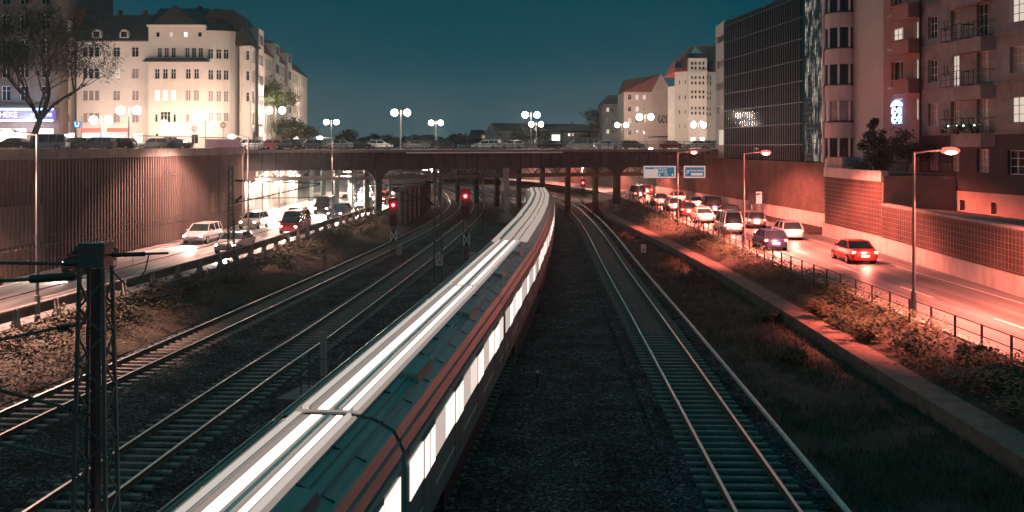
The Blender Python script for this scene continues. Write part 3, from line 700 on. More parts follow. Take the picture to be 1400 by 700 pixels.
for x, y, zt, lb, pw in ((17.15, 43.7, 8.25, 'nearest red-glowing road lamp beside the right road fence', RP), (16.4, 72.4, 8.0, 'red-glowing road lamp standing before the glass building', RP*1.2),
                     (15.7, 97, 7.9, 'red-glowing road lamp just right of the white-edged road sign', RP*1.3), (16.5, 133, 8.2, 'farthest red-glowing road lamp at the bridge edge, left of the signs', RP*1.4)
                     ):
    road_lamp(x, y, zt, 1, RED, pw, 'redlamp', lb, grp='red-glowing lamps of the right road')
for x, y, zt, lb, pw in ((-19.75, 42.6, 9.0, 'nearest tall roadside lamp before the corrugated wall, its arm to the left', 15000), (-19.5, 75.7, 9.2, 'tall roadside lamp by the end of the corrugated wall', 13000),
                     (-17.45, 99.5, 9.3, 'tall roadside lamp in front of the lit road under the bridge', 9000), (-21.9, 11, 9, 'roadside lamp nearest the camera on the left road', 7000)):
    road_lamp(x, y, zt, -1, (1, .52, .42), pw, 'headlamp_pink', lb, arm=.9, grp='tall lamps of the left road')
# lamps hung under the bridge
for i, (x, y, z) in enumerate(((-27.6, 109, 4.6), (-27.6, 116, 4.8), (-27.6, 124, 4.8), (-27.6, 131, 4.8))):
    r = thing('tunnel_lamp', nth(i)+' bright wall lamp on the pale wall under the bridge', 'wall lamp', (x, y, z), group='wall lamps under the bridge')
    MB().box(x-.5, x+.12, y-.1, y+.1, z, z+.12).build('bracket', M['dark'], r); MB().ball((x+.25, y, z-.05), .2, 10, 6, .5).build('lamp_glass', M['head'], r, True)
    pt_light('lamp_light', (x+.4, y, z-.35), CREAM, 2600, .1, r)
for i, (x, y, z, c, p) in enumerate(((-19, 118, 5.6, CREAM, 42000), (-21, 138, 5.9, CREAM, 42000), (-24, 160, 5.9, CREAM, 10000), (20, 150, 5.6, RED, 4000), (16, 176, 5.6, RED, 6000), (9, 205, 7.2, RED, 9000), (1, 222, 7.2, (1, .5, .4), 9000), (-15, 178, 4.4, CREAM, 900))):
    r = thing('ceiling_lamp', ('white' if c == CREAM else 'red')+' ceiling lamp hung under the bridge, '+['first','second','third','fourth','fifth','sixth','seventh','eighth'][i]+' of the row', 'lamp', (x, y, z), group='lamps under the bridge deck')
    MB().box(x-.5, x+.5, y-.12, y+.12, z, z+.15).tube((x, y, z+.1), (x, y, 7.3 if y < 190 else z+.5), .03).build('lamp_housing', M['dark'], r)
    MB().box(x-.42, x+.42, y-.09, y+.09, z-.05, z-.004).build('lamp_glass', M['head'] if c == CREAM else M['redlamp'], r)
    pt_light('lamp_light', (x, y, z-.3), c, p, .25, r, spot=150, rot=(0, 0, 0), blend=.4)

for i, (x, y, z, w_) in enumerate(((-13.2, 168, 4.6, 'left of'), (1.2, 172, 4.6, 'between'), (11.8, 172, 4.8, 'right of'))):  # lamps added beyond the bridge to put glints on the rails
    r = thing('rail_glint_lamp', 'added lamp on a thin post beyond the bridge, '+w_+' the curving tracks', 'lamp', (x, y, -.2), group='added lamps on posts beyond the bridge')
    MB().tube((x, y, -.3), (x, y, z), .06).build('post', M['pole'], r); MB().ball((x, y, z+.15), .2, 10, 6).build('lamp_glass', M['head'], r, True); pt_light('lamp_light', (x, y-.1, z+.15), CREAM, 5500, .22, r)
# ------------------------------------------------------------------ cars
def car_paint(n, c): return mat('paint_'+n, c, .3, .2, spec=.6)
PAINTS = {'silver': (.42, .43, .44), 'black': (.012, .012, .014), 'white': (.72, .71, .69), 'red': (.42, .02, .02), 'grey': (.12, .125, .13), 'dark blue': (.015, .025, .08), 'cream': (.6, .55, .46)}
PM = {k: car_paint(k, v) for k, v in PAINTS.items()}
PLATE = mat('number_plate', (.7, .7, .66), .5)
_car_me = {}
def car(color, shape, label, x, y, z, ang, lights=None, power=0, group='cars'):
    r = bpy.data.objects.new('parked_car' if lights is None else 'car', None); COL.objects.link(r)
    tag(r, label, 'car', group); r.location = (x, y, z); r.rotation_euler = (0, 0, ang)
    hh = {'hatch': 1.48, 'saloon': 1.42, 'van': 1.9, 'estate': 1.5}[shape]; L = {'hatch': 2.0, 'saloon': 2.25, 'van': 2.35, 'estate': 2.3}[shape]
    key = (shape,)
    def part(name, m, mk, smooth=False):
        k = (name, shape)
        if k not in _car_me:
            mb = mk(); me = bpy.data.meshes.new(name); me.from_pydata([tuple(v) for v in mb.v], [], mb.f)
            if smooth: me.polygons.foreach_set('use_smooth', [True]*len(mb.f))
            me.materials.append(None); _car_me[k] = me
        o = bpy.data.objects.new(name.split(':')[0], _car_me[k]); COL.objects.link(o); o.parent = r
        o.material_slots[0].link = 'OBJECT'; o.material_slots[0].material = m
        return o
    def body():
        mb = MB(); rings = []; f = L/2.15
        for yy, zl, zh, hw in ((-2.15, .42, .80, .66), (-2.10, .30, .90, .78), (-1.85, .24, .97, .84), (-1.2, .21, .97, .87), (0, .20, .95, .88), (.95, .21, .96, .88), (1.15, .22, .93, .87), (1.65, .25, .84, .84), (2.0, .30, .74, .78), (2.13, .40, .64, .66)):
            if shape == 'van': zh = max(zh, .95) if yy < 1.9 else zh
            rings.append([(-hw*.9, yy*f, zl), (-hw, yy*f, zl+.12), (-hw, yy*f, (zl+zh)/2+.05), (-hw*.96, yy*f, zh-.06), (-hw*.84, yy*f, zh), (hw*.84, yy*f, zh), (hw*.96, yy*f, zh-.06), (hw, yy*f, (zl+zh)/2+.05), (hw, yy*f, zl+.12), (hw*.9, yy*f, zl)])
        return mb.loft(rings)
    yb = {'hatch': (-1.92, 1.0, -1.55, .22), 'saloon': (-1.55, 1.0, -.95, .25), 'van': (-2.25, 1.65, -2.15, 1.0), 'estate': (-2.2, 1.05, -1.95, .3)}[shape]
    zb = .93
    def glass(): return MB().hexa([(-.79, yb[0], zb), (.79, yb[0], zb), (.79, yb[1], zb), (-.79, yb[1], zb), (-.62, yb[2], hh-.05), (.62, yb[2], hh-.05), (.62, yb[3], hh-.05), (-.62, yb[3], hh-.05)])
    def roof():
        mb = MB().hexa([(-.64, yb[2]-.03, hh-.06), (.64, yb[2]-.03, hh-.06), (.64, yb[3]+.03, hh-.06), (-.64, yb[3]+.03, hh-.06), (-.52, yb[2]+.1, hh), (.52, yb[2]+.1, hh), (.52, yb[3]-.1, hh), (-.52, yb[3]-.1, hh)])
        for sg in (-1, 1):
            mb.tube((sg*.80, yb[1]+.01, zb-.02), (sg*.63, yb[3]+.01, hh-.03), .035, 5); mb.tube((sg*.80, yb[0], zb-.02), (sg*.63, yb[2], hh-.03), .05, 5)
            ym = (yb[1]+yb[0])/2-.05; mb.tube((sg*.80, ym, zb-.02), (sg*.635, ym, hh-.03), .035, 5)
            if shape in ('van', 'estate'): mb.tube((sg*.80, ym-.9, zb-.02), (sg*.635, ym-.9, hh-.03), .05, 5)
            mb.box(*sorted((sg*.86, sg*1.0)), yb[1]-.35, yb[1]-.2, .95, 1.08)
        return mb
    part('body', PM[color], body, False); part('window_glass', M['glassd'], glass); part('roof', PM[color], roof)
    wy = {'hatch': 1.22, 'saloon': 1.35, 'van': 1.4, 'estate': 1.4}[shape]
    for i, (sx_, sy_) in enumerate(((-1, -1), (1, -1), (-1, 1), (1, 1))):
        w = part('wheel:%d' % i, M['tyre'], lambda: MB().tube((sx_*.70, sy_*wy, .31), (sx_*.90, sy_*wy, .31), .31, 16))
        q = part('rim:%d' % i, M['rim'], lambda: MB().tube((sx_*.88, sy_*wy, .31), (sx_*.91, sy_*wy, .31), .19, 10)); q.parent = w
    f = L/2.15
    for i, sx_ in enumerate((-1, 1)):
        part('headlight:%d' % i, M['head'] if lights == 'front' else M['frame'], lambda: MB().ball((sx_*.60, 2.03*f, .64), .13, 8, 5, .6))
        part('tail_light:%d' % i, M['tail'] if lights == 'rear' else M['redroof'], lambda: MB().box(*sorted((sx_*.56, sx_*.80)), -2.15*f, -2.05*f, .70, .86))
    part('number_plate', PLATE, lambda: MB().box(-.26, .26, -2.19*f, -2.13*f, .5, .61))
    if lights == 'front' and power:
        o = pt_light('headlight_beam', (0, 2.35, .62), (1, .78, .66), power, .15, None, spot=64, blend=.8); o.parent = r
        o.rotation_euler = (math.radians(62), 0, 0)
        o.location = (0, 2.4, .65)
    if lights == 'rear' and power:
        o = pt_light('tail_light_beam', (0, -2.45, .75), RED, power, .12); o.parent = r; o.location = (0, -2.5, .8)
    return r
cl = list(PAINTS)
# left road: towards the camera, headlights on (two lanes)
def heading(f, d): return -math.atan((f(d+1)-f(d-1))/2)
k = 0
for d, lane in ((61, 1), (72, 0), (79, 1), (88, 0), (93, 1), (101, 1), (105, 0), (113, 1), (119, 0), (128, 1), (133, 0), (143, 1), (150, 0)):
    wdt = guardL(d)-wallL(d); x = guardL(d)-(2.3 if lane == 0 else wdt-2.0 if d < 97 else 5.6); c = cl[(k*3+1) % 7]; sh = ('hatch', 'saloon', 'estate', 'van')[(k*5) % 4]
    car(c, sh, f'{c} car with lit headlights on the left road, {nth(k)} from the camera', x, d, ZR, math.pi+heading(guardL, d), 'front', 6000 if d < 95 else 9000, 'cars driving towards the camera on the left road'); k += 1
k = 0
for d, lane in ((66, 1), (74, 0), (82, 1), (88, 0), (94, 1), (100, 0), (104, 1), (109, 0), (113, 1), (118, 0), (123, 1), (129, 0), (136, 1), (146, 0), (158, 1)):
    x = fenceR(d)+(2.2 if lane == 0 else 5.6); c = cl[(k*2+3) % 7]; sh = ('saloon', 'hatch', 'estate', 'hatch', 'van')[(k*3) % 5]
    car(c, sh, f'{c} car with red tail lights on the right road, {nth(k)} from the camera', x, d, ZR, heading(fenceR, d), 'rear', 420, 'cars driving away on the right road'); k += 1
# cars on the bridge and the street
def street_car(px, d, c, sh, label, ang, grp): car(c, sh, label, X(px, d), d, ZD, ang, None, 0, grp)
gB = 'cars on the bridge'; gS = 'cars standing along the street on the left'
BO = {px: w for px, w in zip((352, 369, 393, 425, 463, 492, 520, 570, 610, 663, 699, 752, 793, 830, 866, 920, 951, 976), ['first']+ORD[1:])}
for px, c, sh, d in ((352, 'silver', 'estate', 150), (369, 'red', 'hatch', 150), (393, 'black', 'estate', 150), (425, 'grey', 'hatch', 155), (463, 'silver', 'saloon', 160), (492, 'black', 'hatch', 165), (520, 'white', 'hatch', 168), (570, 'grey', 'saloon', 170), (610, 'black', 'hatch', 172), (663, 'white', 'estate', 172), (699, 'cream', 'hatch', 172), (752, 'black', 'saloon', 172), (793, 'grey', 'van', 176), (830, 'white', 'saloon', 172), (866, 'grey', 'hatch', 172), (920, 'red', 'saloon', 172), (951, 'cream', 'saloon', 170), (976, 'silver', 'hatch', 174)):
    street_car(px, d, c, sh, f'{c} {"van" if sh == "van" else "car"} on the bridge, {BO[px]} from its left end', math.pi/2 if px % 2 else -math.pi/2, gB)
for i, (px, c, sh, d) in enumerate(((18, 'black', 'saloon', 118), (66, 'silver', 'van', 120), (102, 'black', 'hatch', 122), (131, 'grey', 'estate', 120), (162, 'black', 'hatch', 122), (211, 'grey', 'hatch', 128), (238, 'dark blue', 'saloon', 130))):
    street_car(px, d, c, sh, f'{c} {"van" if sh == "van" else "car"} parked behind the corrugated wall, {["leftmost","second","third","fourth","fifth","sixth","seventh"][i]} from the left', math.pi/2, gS)

# ------------------------------------------------------------------ railing on top of the corrugated wall
root = thing('street_railing', 'thin bar railing on top of the corrugated wall', 'railing', (-26, 80, 8.35))
rl = [(wallL(d), d) for d in (72, 80, 88, 97)]
mb = MB()
for k in range(3):
    a, b = Vector(rl[k]), Vector(rl[k+1]); mb.tube((*a, 9.25), (*b, 9.25), .03, 5); L = (b-a).length; s = 0
    while s < L: p = a+(b-a)*s/L; mb.tube((*p, 8.3), (*p, 9.25), .012, 3); s += .22
mb.build('bars', M['dark'], root)
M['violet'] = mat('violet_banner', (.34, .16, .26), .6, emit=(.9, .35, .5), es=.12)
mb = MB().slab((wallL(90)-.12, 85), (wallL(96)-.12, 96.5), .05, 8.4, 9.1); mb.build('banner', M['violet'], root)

# ------------------------------------------------------------------ buildings
class Bld:
    def __init__(s, name, label, cat, loc, wallm): s.root = thing(name, label, cat, loc); s.mb = MB(); s.wm = wallm; s.cache = {}
    def face(s, p0, p1, z0, z1, wins=(), rec=.18):
        """wall from p0 to p1 (left to right seen from outside) with window openings (u, v, w, h, kind, nx, ny)"""
        p0 = Vector(p0); p1 = Vector(p1); L = (p1-p0).length; t = (p1-p0)/L; n = Vector((t.y, -t.x)); ang = math.atan2(t.y, t.x)
        def P(u, v, o=0.): q = p0+t*u+n*o; return (q.x, q.y, v)
        ws = [w for w in wins if w[0]-w[2]/2 > .02 and w[0]+w[2]/2 < L-.02 and w[1] > z0+.01 and w[1]+w[3] < z1-.01]
        us = sorted({0., L}|{round(w[0]-w[2]/2, 3) for w in ws}|{round(w[0]+w[2]/2, 3) for w in ws})
        vs = sorted({z0, z1}|{round(w[1], 3) for w in ws}|{round(w[1]+w[3], 3) for w in ws})
        for i in range(len(us)-1):
            for j in range(len(vs)-1):
                cu, cv_ = (us[i]+us[i+1])/2, (vs[j]+vs[j+1])/2
                if us[i+1]-us[i] < 1e-4 or vs[j+1]-vs[j] < 1e-4: continue
                if any(abs(cu-w[0]) < w[2]/2 and w[1] < cv_ < w[1]+w[3] for w in ws): continue
                s.mb.face([P(us[i], vs[j]), P(us[i+1], vs[j]), P(us[i+1], vs[j+1]), P(us[i], vs[j+1])])
        for w in ws:
            u0, u1, v0, v1 = w[0]-w[2]/2, w[0]+w[2]/2, w[1], w[1]+w[3]
            s.mb.face([P(u0, v0), P(u0, v1), P(u0, v1, -rec), P(u0, v0, -rec)]); s.mb.face([P(u1, v1), P(u1, v0), P(u1, v0, -rec), P(u1, v1, -rec)])
            s.mb.face([P(u0, v0, -rec), P(u1, v0, -rec), P(u1, v0), P(u0, v0)]); s.mb.face([P(u0, v1), P(u1, v1), P(u1, v1, -rec), P(u0, v1, -rec)])
            s.window(P(w[0], v0, -rec), ang, w[2], w[3], w[4] if len(w) > 4 else 'd', w[5] if len(w) > 5 else 2, w[6] if len(w) > 6 else 3)
        return L
    def window(s, loc, ang, w, h, kind, nx, ny):
        key = (round(w, 2), round(h, 2), nx, ny)
        if key not in s.cache:
            b = MB(); fw = .055
            b.box(-w/2, w/2, 0, .06, 0, fw); b.box(-w/2, w/2, 0, .06, h-fw, h)
            b.box(-w/2, -w/2+fw, .002, .058, fw, h-fw); b.box(w/2-fw, w/2, .002, .058, fw, h-fw)
            for i in range(1, nx): q = -w/2+w*i/nx; b.box(q-.03, q+.03, .003, .055, fw, h-fw)
            for j in range(1, ny): q = h*(j/ny if ny != 2 else .68); b.box(-w/2+fw, w/2-fw, .006, .05, q-.02, q+.02)
            p = MB(); p.face([(-w/2, .04, 0), (w/2, .04, 0), (w/2, .04, h), (-w/2, .04, h)])
            s.cache[key] = (b.build('window', M['frame'], None), p.build('pane', None or M['glassd'], None)); first = True
            wo, po = s.cache[key]; po.data.materials[0] = None
        else:
            wo = s.cache[key][0].copy(); po = s.cache[key][1].copy(); COL.objects.link(wo); COL.objects.link(po)
        wo.parent = s.root; wo.location = Vector(loc)-s.root.location; wo.rotation_euler = (0, 0, ang)
        po.parent = wo
        po.material_slots[0].link = 'OBJECT'; po.material_slots[0].material = {'d': M['glassd'], 'c': M['glassm'], 'l': M['lit'], 'b': M['litb']}[kind]
    def done(s): s.mb.build('wall', s.wm, s.root)
    def part(s, mb, name, m, smooth=False): return mb.build(name, m, s.root, smooth)
def kinds(w): return R.choices('dclb', w)[0]

def hip(mb, x0, x1, y0, y1, z0, z1, ix, iy, ix1=None):
    ix1 = ix if ix1 is None else ix1
    mb.hexa([(x0, y0, z0), (x1, y0, z0), (x1, y1, z0), (x0, y1, z0), (x0+ix, y0+iy, z1), (x1-ix1, y0+iy, z1), (x1-ix1, y1-iy, z1), (x0+ix, y1-iy, z1)])

# --- cream corner building on the left (five storeys, slate roof)
D = 150; f = lambda px: X(px, D)
zz = lambda py, d=D: Z(py, d)
b = Bld('corner_building', 'cream five-storey corner building with dark slate mansard roof and rounded bay', 'building', (f(220), D, ZD), M['render'])
def win(px, py, wpx, hpx, x0, kind='d', nx=2, ny=2, d=D): return (X(px, d)-x0, Z(py+hpx/2, d), wpx*d/F, hpx*d/F, kind, nx, ny)
x0 = f(105); W1 = []
for j, py in enumerate((71, 100.5, 130.5, 161)):
    kd = 'ddcc'[j]
    for q in (-8, 0, 8): W1.append(win(124+q, py, 7, 14, x0, kd, 1, 2))
    W1.append(win(159, py, 9.6, 13.5, x0, 'l' if j == 1 else kd)); W1.append(win(184.5, py, 9.6, 13.5, x0, 'c' if j in (1,) else kd))
for px, w, kd in ((124, 26, 'b'), (160, 30, 'l'), (188, 14, 'b')): W1.append(win(px, 189, w, 14, x0, kd, 4, 2))
b.face((f(105), D), (f(203), D), ZD, zz(57), W1)
x0 = f(203); W2 = []
for px in (211.5, 229.5, 249.5, 269): W2.append(win(px, 47, 5, 7, x0, {229.5: 'l', 249.5: 'b'}.get(px, 'd'), 1, 1, D-1.2))
for px in (214, 223.4, 232.8, 251.7, 260.8, 270): W2.append(win(px, 72, 6.2, 13.5, x0, 'd', 2, 2, D-1.2))
for px in (210.5, 221.5, 232.8, 253, 264.3, 275.3):
    W2.append(win(px, 101, 6.8, 14, x0, 'd' if px > 240 else 'd', 2, 2, D-1.2)); W2.append(win(px, 130.5, 6.8, 15, x0, 'b' if px < 240 else 'c', 2, 2, D-1.2))
for c in (221.8, 265):
    W2 += [win(c-12.5, 161.5, 4, 11, x0, 'd' if c < 240 else 'c', 1, 2, D-1.2), win(c, 160, 14, 15, x0, 'd' if c < 240 else 'b', 3, 2, D-1.2), win(c+12.5, 161.5, 4, 11, x0, 'd' if c < 240 else 'c', 1, 2, D-1.2)]
W2 += [win(228, 192, 19, 10, x0, 'd', 3, 1, D-1.2), win(262, 190, 9, 13, x0, 'd', 1, 1, D-1.2), win(210, 184, 4, 4, x0, 'd', 1, 1, D-1.2)]
xq = lambda px: X(px, D-1.2)
b.face((xq(203), D), (xq(203)+.001, D-1.2), ZD, zz(38)); b.face((xq(203), D-1.2), (xq(282), D-1.2), ZD, zz(37), W2)
# rounded bay
arcp = []
cx0, cx1 = xq(282), xq(323)
for k in range(7):
    a = math.radians(-90+k*17); arcp.append((cx0+(cx1-cx0)*.95*math.cos(a)/1., D-1.2+1.9+1.9*math.sin(a)))
arcp[0] = (cx0, D-1.2)
for k in range(6):
    p, q = arcp[k], arcp[k+1]; Ls = math.dist(p, q); ws = []
    for py, h in ((47.5, 10), (74.5, 13.5), (103, 13.5), (132, 15), (160, 12)):
        if Ls > .9 or py < 50: ws.append((Ls/2, Z(py+h/2, D), min(.72, Ls*.72) if py > 50 else Ls*.8, h*D/F, 'd' if py < 110 else 'c', 2 if Ls > .6 else 1, 2))
    b.face(p, q, ZD, zz(43), ws)
e = arcp[-1]
b.face(e, (f(329), D+.6), ZD, zz(60)); 
ws = [(.45, Z(py+6, D), .4, 1.4, 'd', 1, 2) for py in (76, 104, 133)]
b.face((f(329), D+.6), (f(342), D+.2), ZD, zz(62), [(.95, Z(py+6, D), .5, 1.4, 'd', 1, 2) for py in (76, 104, 133)])
# side front receding from the corner
s0, s1 = (f(342), D+.2), (-44.4, 222); LL = math.dist(s0, s1); W3 = []
for j, zc in enumerate((11.7, 14.9, 18.0, 20.9)):
    u = 2.5
    while u < LL-2: W3.append((u, zc, 1.1, 1.75, kinds((5, 4, 1, 0)), 2, 2)); u += 3.1
u = 3
while u < LL-3: W3.append((u, 8.3, 2.3, 2.3, kinds((2, 2, 3, 2)), 2, 2)); u += 5.2
b.face(s0, s1, ZD, 23.3, W3)
b.face((-62, 222), (f(105), D), ZD, 23.5)
b.done()
rf = MB(); hip(rf, f(103), xq(203), D-.4, D+14, zz(57), zz(17), .3, 3.2, -1); b.part(rf, 'roof', M['slate'])
rf = MB(); hip(rf, xq(201), xq(284), D-1.7, D+14, zz(36.5), zz(6), .0, 6, 1.5); b.part(rf, 'roof', M['slate'])
g_ = MB(); ax = xq(238); g_.hexa([(xq(209), D-1.75, zz(34)), (xq(271), D-1.75, zz(34)), (xq(271), D+3, zz(34)), (xq(209), D+3, zz(34)), (ax-.1, D-1.0, zz(9)), (ax+.1, D-1.0, zz(9)), (ax+.1, D+3, zz(9)), (ax-.1, D+3, zz(9))]); b.part(g_, 'gable', M['slate'])
rf = MB(); rf.loft([[(p[0]*1.0+(.25 if k > 2 else 0), p[1]-.3, zz(43)) for k, p in enumerate(arcp)]+[(cx0, D+8, zz(43))], [(cx0+(p[0]-cx0)*.78, p[1]+1.4, zz(24)) for p in arcp]+[(cx0, D+8, zz(24))], [(cx0+(p[0]-cx0)*.35, p[1]+4, zz(8)) for p in arcp]+[(cx0, D+8, zz(8))]]); b.part(rf, 'roof', M['slate'])
rf = MB(); rf.loft([[(f(322), D+.2, zz(62)), (f(343), D-.1, zz(62)), (f(344), D+6, zz(62)), (f(322), D+6, zz(62))], [(f(316), D+2, zz(30)), (f(330), D+2, zz(32)), (f(330), D+5, zz(32)), (f(314), D+5, zz(30))], [(f(302), D+4, zz(8)), (f(308), D+4, zz(9)), (f(308), D+6, zz(9)), (f(302), D+6, zz(8))]]); b.part(rf, 'roof', M['slate'])
t = (Vector(s1)-Vector(s0)).normalized(); n = Vector((-t.y, t.x))
def side_roof(u0, u1, z0, z1, m, nm='roof', dep=9., ins=2.6):
    mb = MB(); a = Vector(s0)+t*u0-n*.3; c = Vector(s0)+t*u1-n*.3
    mb.hexa([(*a, z0), (*(a+n*dep), z0), (*(c+n*dep), z0), (*c, z0), (*(a+n*ins+t*.6), z1), (*(a+n*(dep-ins)+t*.6), z1), (*(c+n*(dep-ins)-t*.6), z1), (*(c+n*ins-t*.6), z1)][::1]); b.part(mb, nm, m)
side_roof(0, 14, 23.3, 28.5, M['slate']); side_roof(14, 34, 23.3, 27.3, M['redroof']); side_roof(34, 52, 23.3, 27.6, M['redroof']); side_roof(52, LL, 23.3, 26.0, M['slate'])
for u0, w, hz in ((7, 5, 26.4), (24, 5, 25.8), (40, 6, 25.6)):
    mb = MB(); a = Vector(s0)+t*(u0-w/2)-n*.45; c = Vector(s0)+t*(u0+w/2)-n*.45
    mb.hexa([(*a, 10), (*(a+n*2.5), 10), (*(c+n*2.5), 10), (*c, 10), (*a, hz), (*(a+n*2.5), hz), (*(c+n*2.5), hz), (*c, hz)]); bay = b.part(mb, 'side_bay', M['render'])
    q = MB()
    for j, zc in enumerate((11.5, 14.7, 17.8, 20.9, 24.0)):
        for o in (-1.3, 0, 1.3):
            if zc+1.5 < hz:
                p = Vector(s0)+t*(u0+o)-n*.47; q.face([(*(p-t*.4), zc), (*(p+t*.4), zc), (*(p+t*.4), zc+1.5), (*(p-t*.4), zc+1.5)])
    q.build('bay_windows', M['glassd'], bay)
# cornices and canopies
mb = MB().box(f(104.5), xq(203)-.02, D-.35, D-.004, zz(58), zz(56)); mb.box(f(104.5), xq(203)-.02, D-.2, D-.004, zz(172), zz(169.5)); b.part(mb, 'cornice', M['render'])
mb = MB().box(xq(202), xq(283), D-1.75, D-1.204, zz(38), zz(35.5)); mb.box(xq(202), xq(283), D-1.4, D-1.204, zz(171), zz(168)); b.part(mb, 'cornice', M['render'])
mb = MB(); hip(mb, xq(198), xq(287), D-2.4, D-1.21, zz(85.5), zz(81), .5, .3); b.part(mb, 'canopy', M['slate'])
for px in (133, 170.5):
    mb = MB().box(f(px-6), f(px+6), D-.3, D+2, zz(52), zz(45)); mb.tube((f(px), D-.31, zz(45.5)), (f(px), D+2, zz(45.5)), .55, 14); dm = b.part(mb, 'dormer', M['render']); MB().box(f(px-4), f(px+4), D-.34, D-.305, zz(51), zz(43.5)).build('dormer_glass', M['glassd'], dm)
for px in (150, 185, 262, 228): b.part(MB().box(f(px-2), f(px+2), D+3.5, D+4.5, zz(28), zz(9) if px < 200 else zz(3)), 'chimney', M['redroof'])
mb = MB()
for px, w in ((124, 27), (162, 31)): mb.box(f(px-w/2), f(px+w/2), D-.12, D-.02, zz(180.5), zz(175))
b.part(mb, 'shop_sign', glow('red_shop_sign', (1, .22, .16), 1.3))
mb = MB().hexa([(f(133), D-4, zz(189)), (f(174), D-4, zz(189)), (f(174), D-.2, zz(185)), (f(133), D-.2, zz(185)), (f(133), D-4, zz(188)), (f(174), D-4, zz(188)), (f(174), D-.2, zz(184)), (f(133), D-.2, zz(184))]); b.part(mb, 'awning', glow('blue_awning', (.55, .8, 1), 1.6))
pt_light('shop_light', (f(150), D-6, 10.5), PINK, 1500, .5, b.root); pt_light('wall_lantern_light', (f(300), D-7, 12.5), CREAM, 9000, .4, b.root); pt_light('shop_light', (f(240), D-5, 10.5), PINK, 1600, .5, b.root)
mb = MB().ball((f(300), D-7, 12.5), .3).tube((f(300), D-7, 12.3), (f(300), D-7, 8.05), .06); 
lr = thing('street_lamp', 'single bright lamp before the rounded bay of the cream corner building', 'street lamp', (f(300), D-7, ZD))
MB().ball((f(300), D-7, 12.5), .34).build('globe', M['globe'], lr, True); MB().tube((f(300), D-7, 12.2), (f(300), D-7, ZD), .06).build('pole', M['dark'], lr)
# --- narrow house left of it
b = Bld('narrow_house', 'narrow house with red roof and a small dormer beside the cream corner building', 'house', (f(92), D+1, ZD), M['render'])
W1 = [win(87.5, py, 8, 9.5, f(78), 'd' if py < 80 else 'c', 2, 2) for py in (71, 101, 131, 161)]; W1.append(win(90, 188, 20, 14, f(78), 'b', 3, 1))
b.face((f(78), D+1), (f(105), D+1), ZD, zz(51), W1); b.face((f(105), D+1), (f(105)+.01, D+14), ZD, zz(51)); b.done()
rf = MB(); hip(rf, f(77), f(105), D+.5, D+14, zz(51), zz(8), 0, 3); b.part(rf, 'roof', M['redroof'])
dm = b.part(MB().box(f(82), f(91.5), D+.6, D+5, zz(44), zz(27)), 'dormer', M['frame']); MB().box(f(83.5), f(90), D+.55, D+.59, zz(43), zz(29)).build('dormer_glass', M['glassd'], dm)
dp = b.part(MB().tube((f(104), D-.2, ZD), (f(104), D-.2, zz(8)), .14, 6), 'downpipe', M['dark'])
# --- stone block with the neon shop
D2 = 148; f2 = lambda px: X(px, D2)
b = Bld('stone_building', 'tall brown stone building behind the bare tree with a blue neon shop below', 'building', (f2(40), D2, ZD), M['stone'])
W1 = []
for zc in (15.1, 18.4, 21.8, 25.4, 29):
    for px in (-60, -35, -12, 8, 33, 62): W1.append((f2(px)-f2(-90), zc, 1.25, 2.1, 'd', 2, 2))
for px, w in ((-50, 26), (-15, 26), (8, 24), (26, 20), (62, 22)): W1.append((f2(px)-f2(-90), 8.5, w*D2/F, 2.6, 'b', 2, 1))
b.face((f2(-90), D2), (f2(81), D2), ZD, 34, W1); b.face((f2(81), D2), (f2(81)+.01, D2+20), ZD, 34); b.done()
b.part(MB().box(f2(-90), f2(81.5), D2-.5, D2-.01, 14.2, 14.5), 'cornice', M['stone'])
b.part(MB().prism([(f2(-90), D2+.05), (f2(80.5), D2+.05), (f2(80.5), D2+20), (f2(-90), D2+20)], 33.8, 34), 'roof', M['slate'])
sg = b.part(MB().box(f2(-80), f2(78), D2-1.3, D2-.4, 12.3, 13.7), 'shop_fascia', mat('violet_fascia', (.10, .07, .25), .5, emit=(.25, .25, 1), es=.35))
q = MB(); q.box(f2(-80), f2(78.5), D2-1.45, D2-1.3, 13.7, 13.95); q.box(f2(-80), f2(78), D2-1.45, D2-1.3, 12.1, 12.3); q.build('neon_tube', glow('blue_neon', (.45, .68, 1), 7), sg)
q = MB(); put_text(q, 'APOTHEKE', .62, (f2(62), D2-1.36, 13.0), 0); put_text(q, 'APOTHEKE', 1.1, (f2(4), D2-1.36, 13.0), 0); q.build('lettering', glow('sign_letters', (1, .8, .9), 3.5), sg)
pt_light('neon_light', (f2(40), D2-3.5, 12.2), (.35, .6, 1), 1800, .8, b.root); pt_light('shop_light', (f2(30), D2-4, 10.5), PINK, 1500, .5, b.root)
# U sign
r = thing('station_sign', 'blue square station sign with a white U on a post', 'sign', (X(106, 131), 131, ZD))
x = X(106, 131); MB().tube((x+.55, 131, ZD), (x+.55, 131, Z(158, 131)), .06).build('post', M['pole'], r)
s_ = MB().box(x-.45, x+.4, 130.9, 131.0, Z(175, 131), Z(166, 131)).build('sign_panel', glow('sign_blue_lit', (.02, .16, .5), 1.6), r)
q = MB(); put_text(q, 'U', .85, (x-.02, 130.87, Z(170.4, 131)), 0); q.build('lettering', glow('letter_white', (.9, .95, 1), 3), s_)

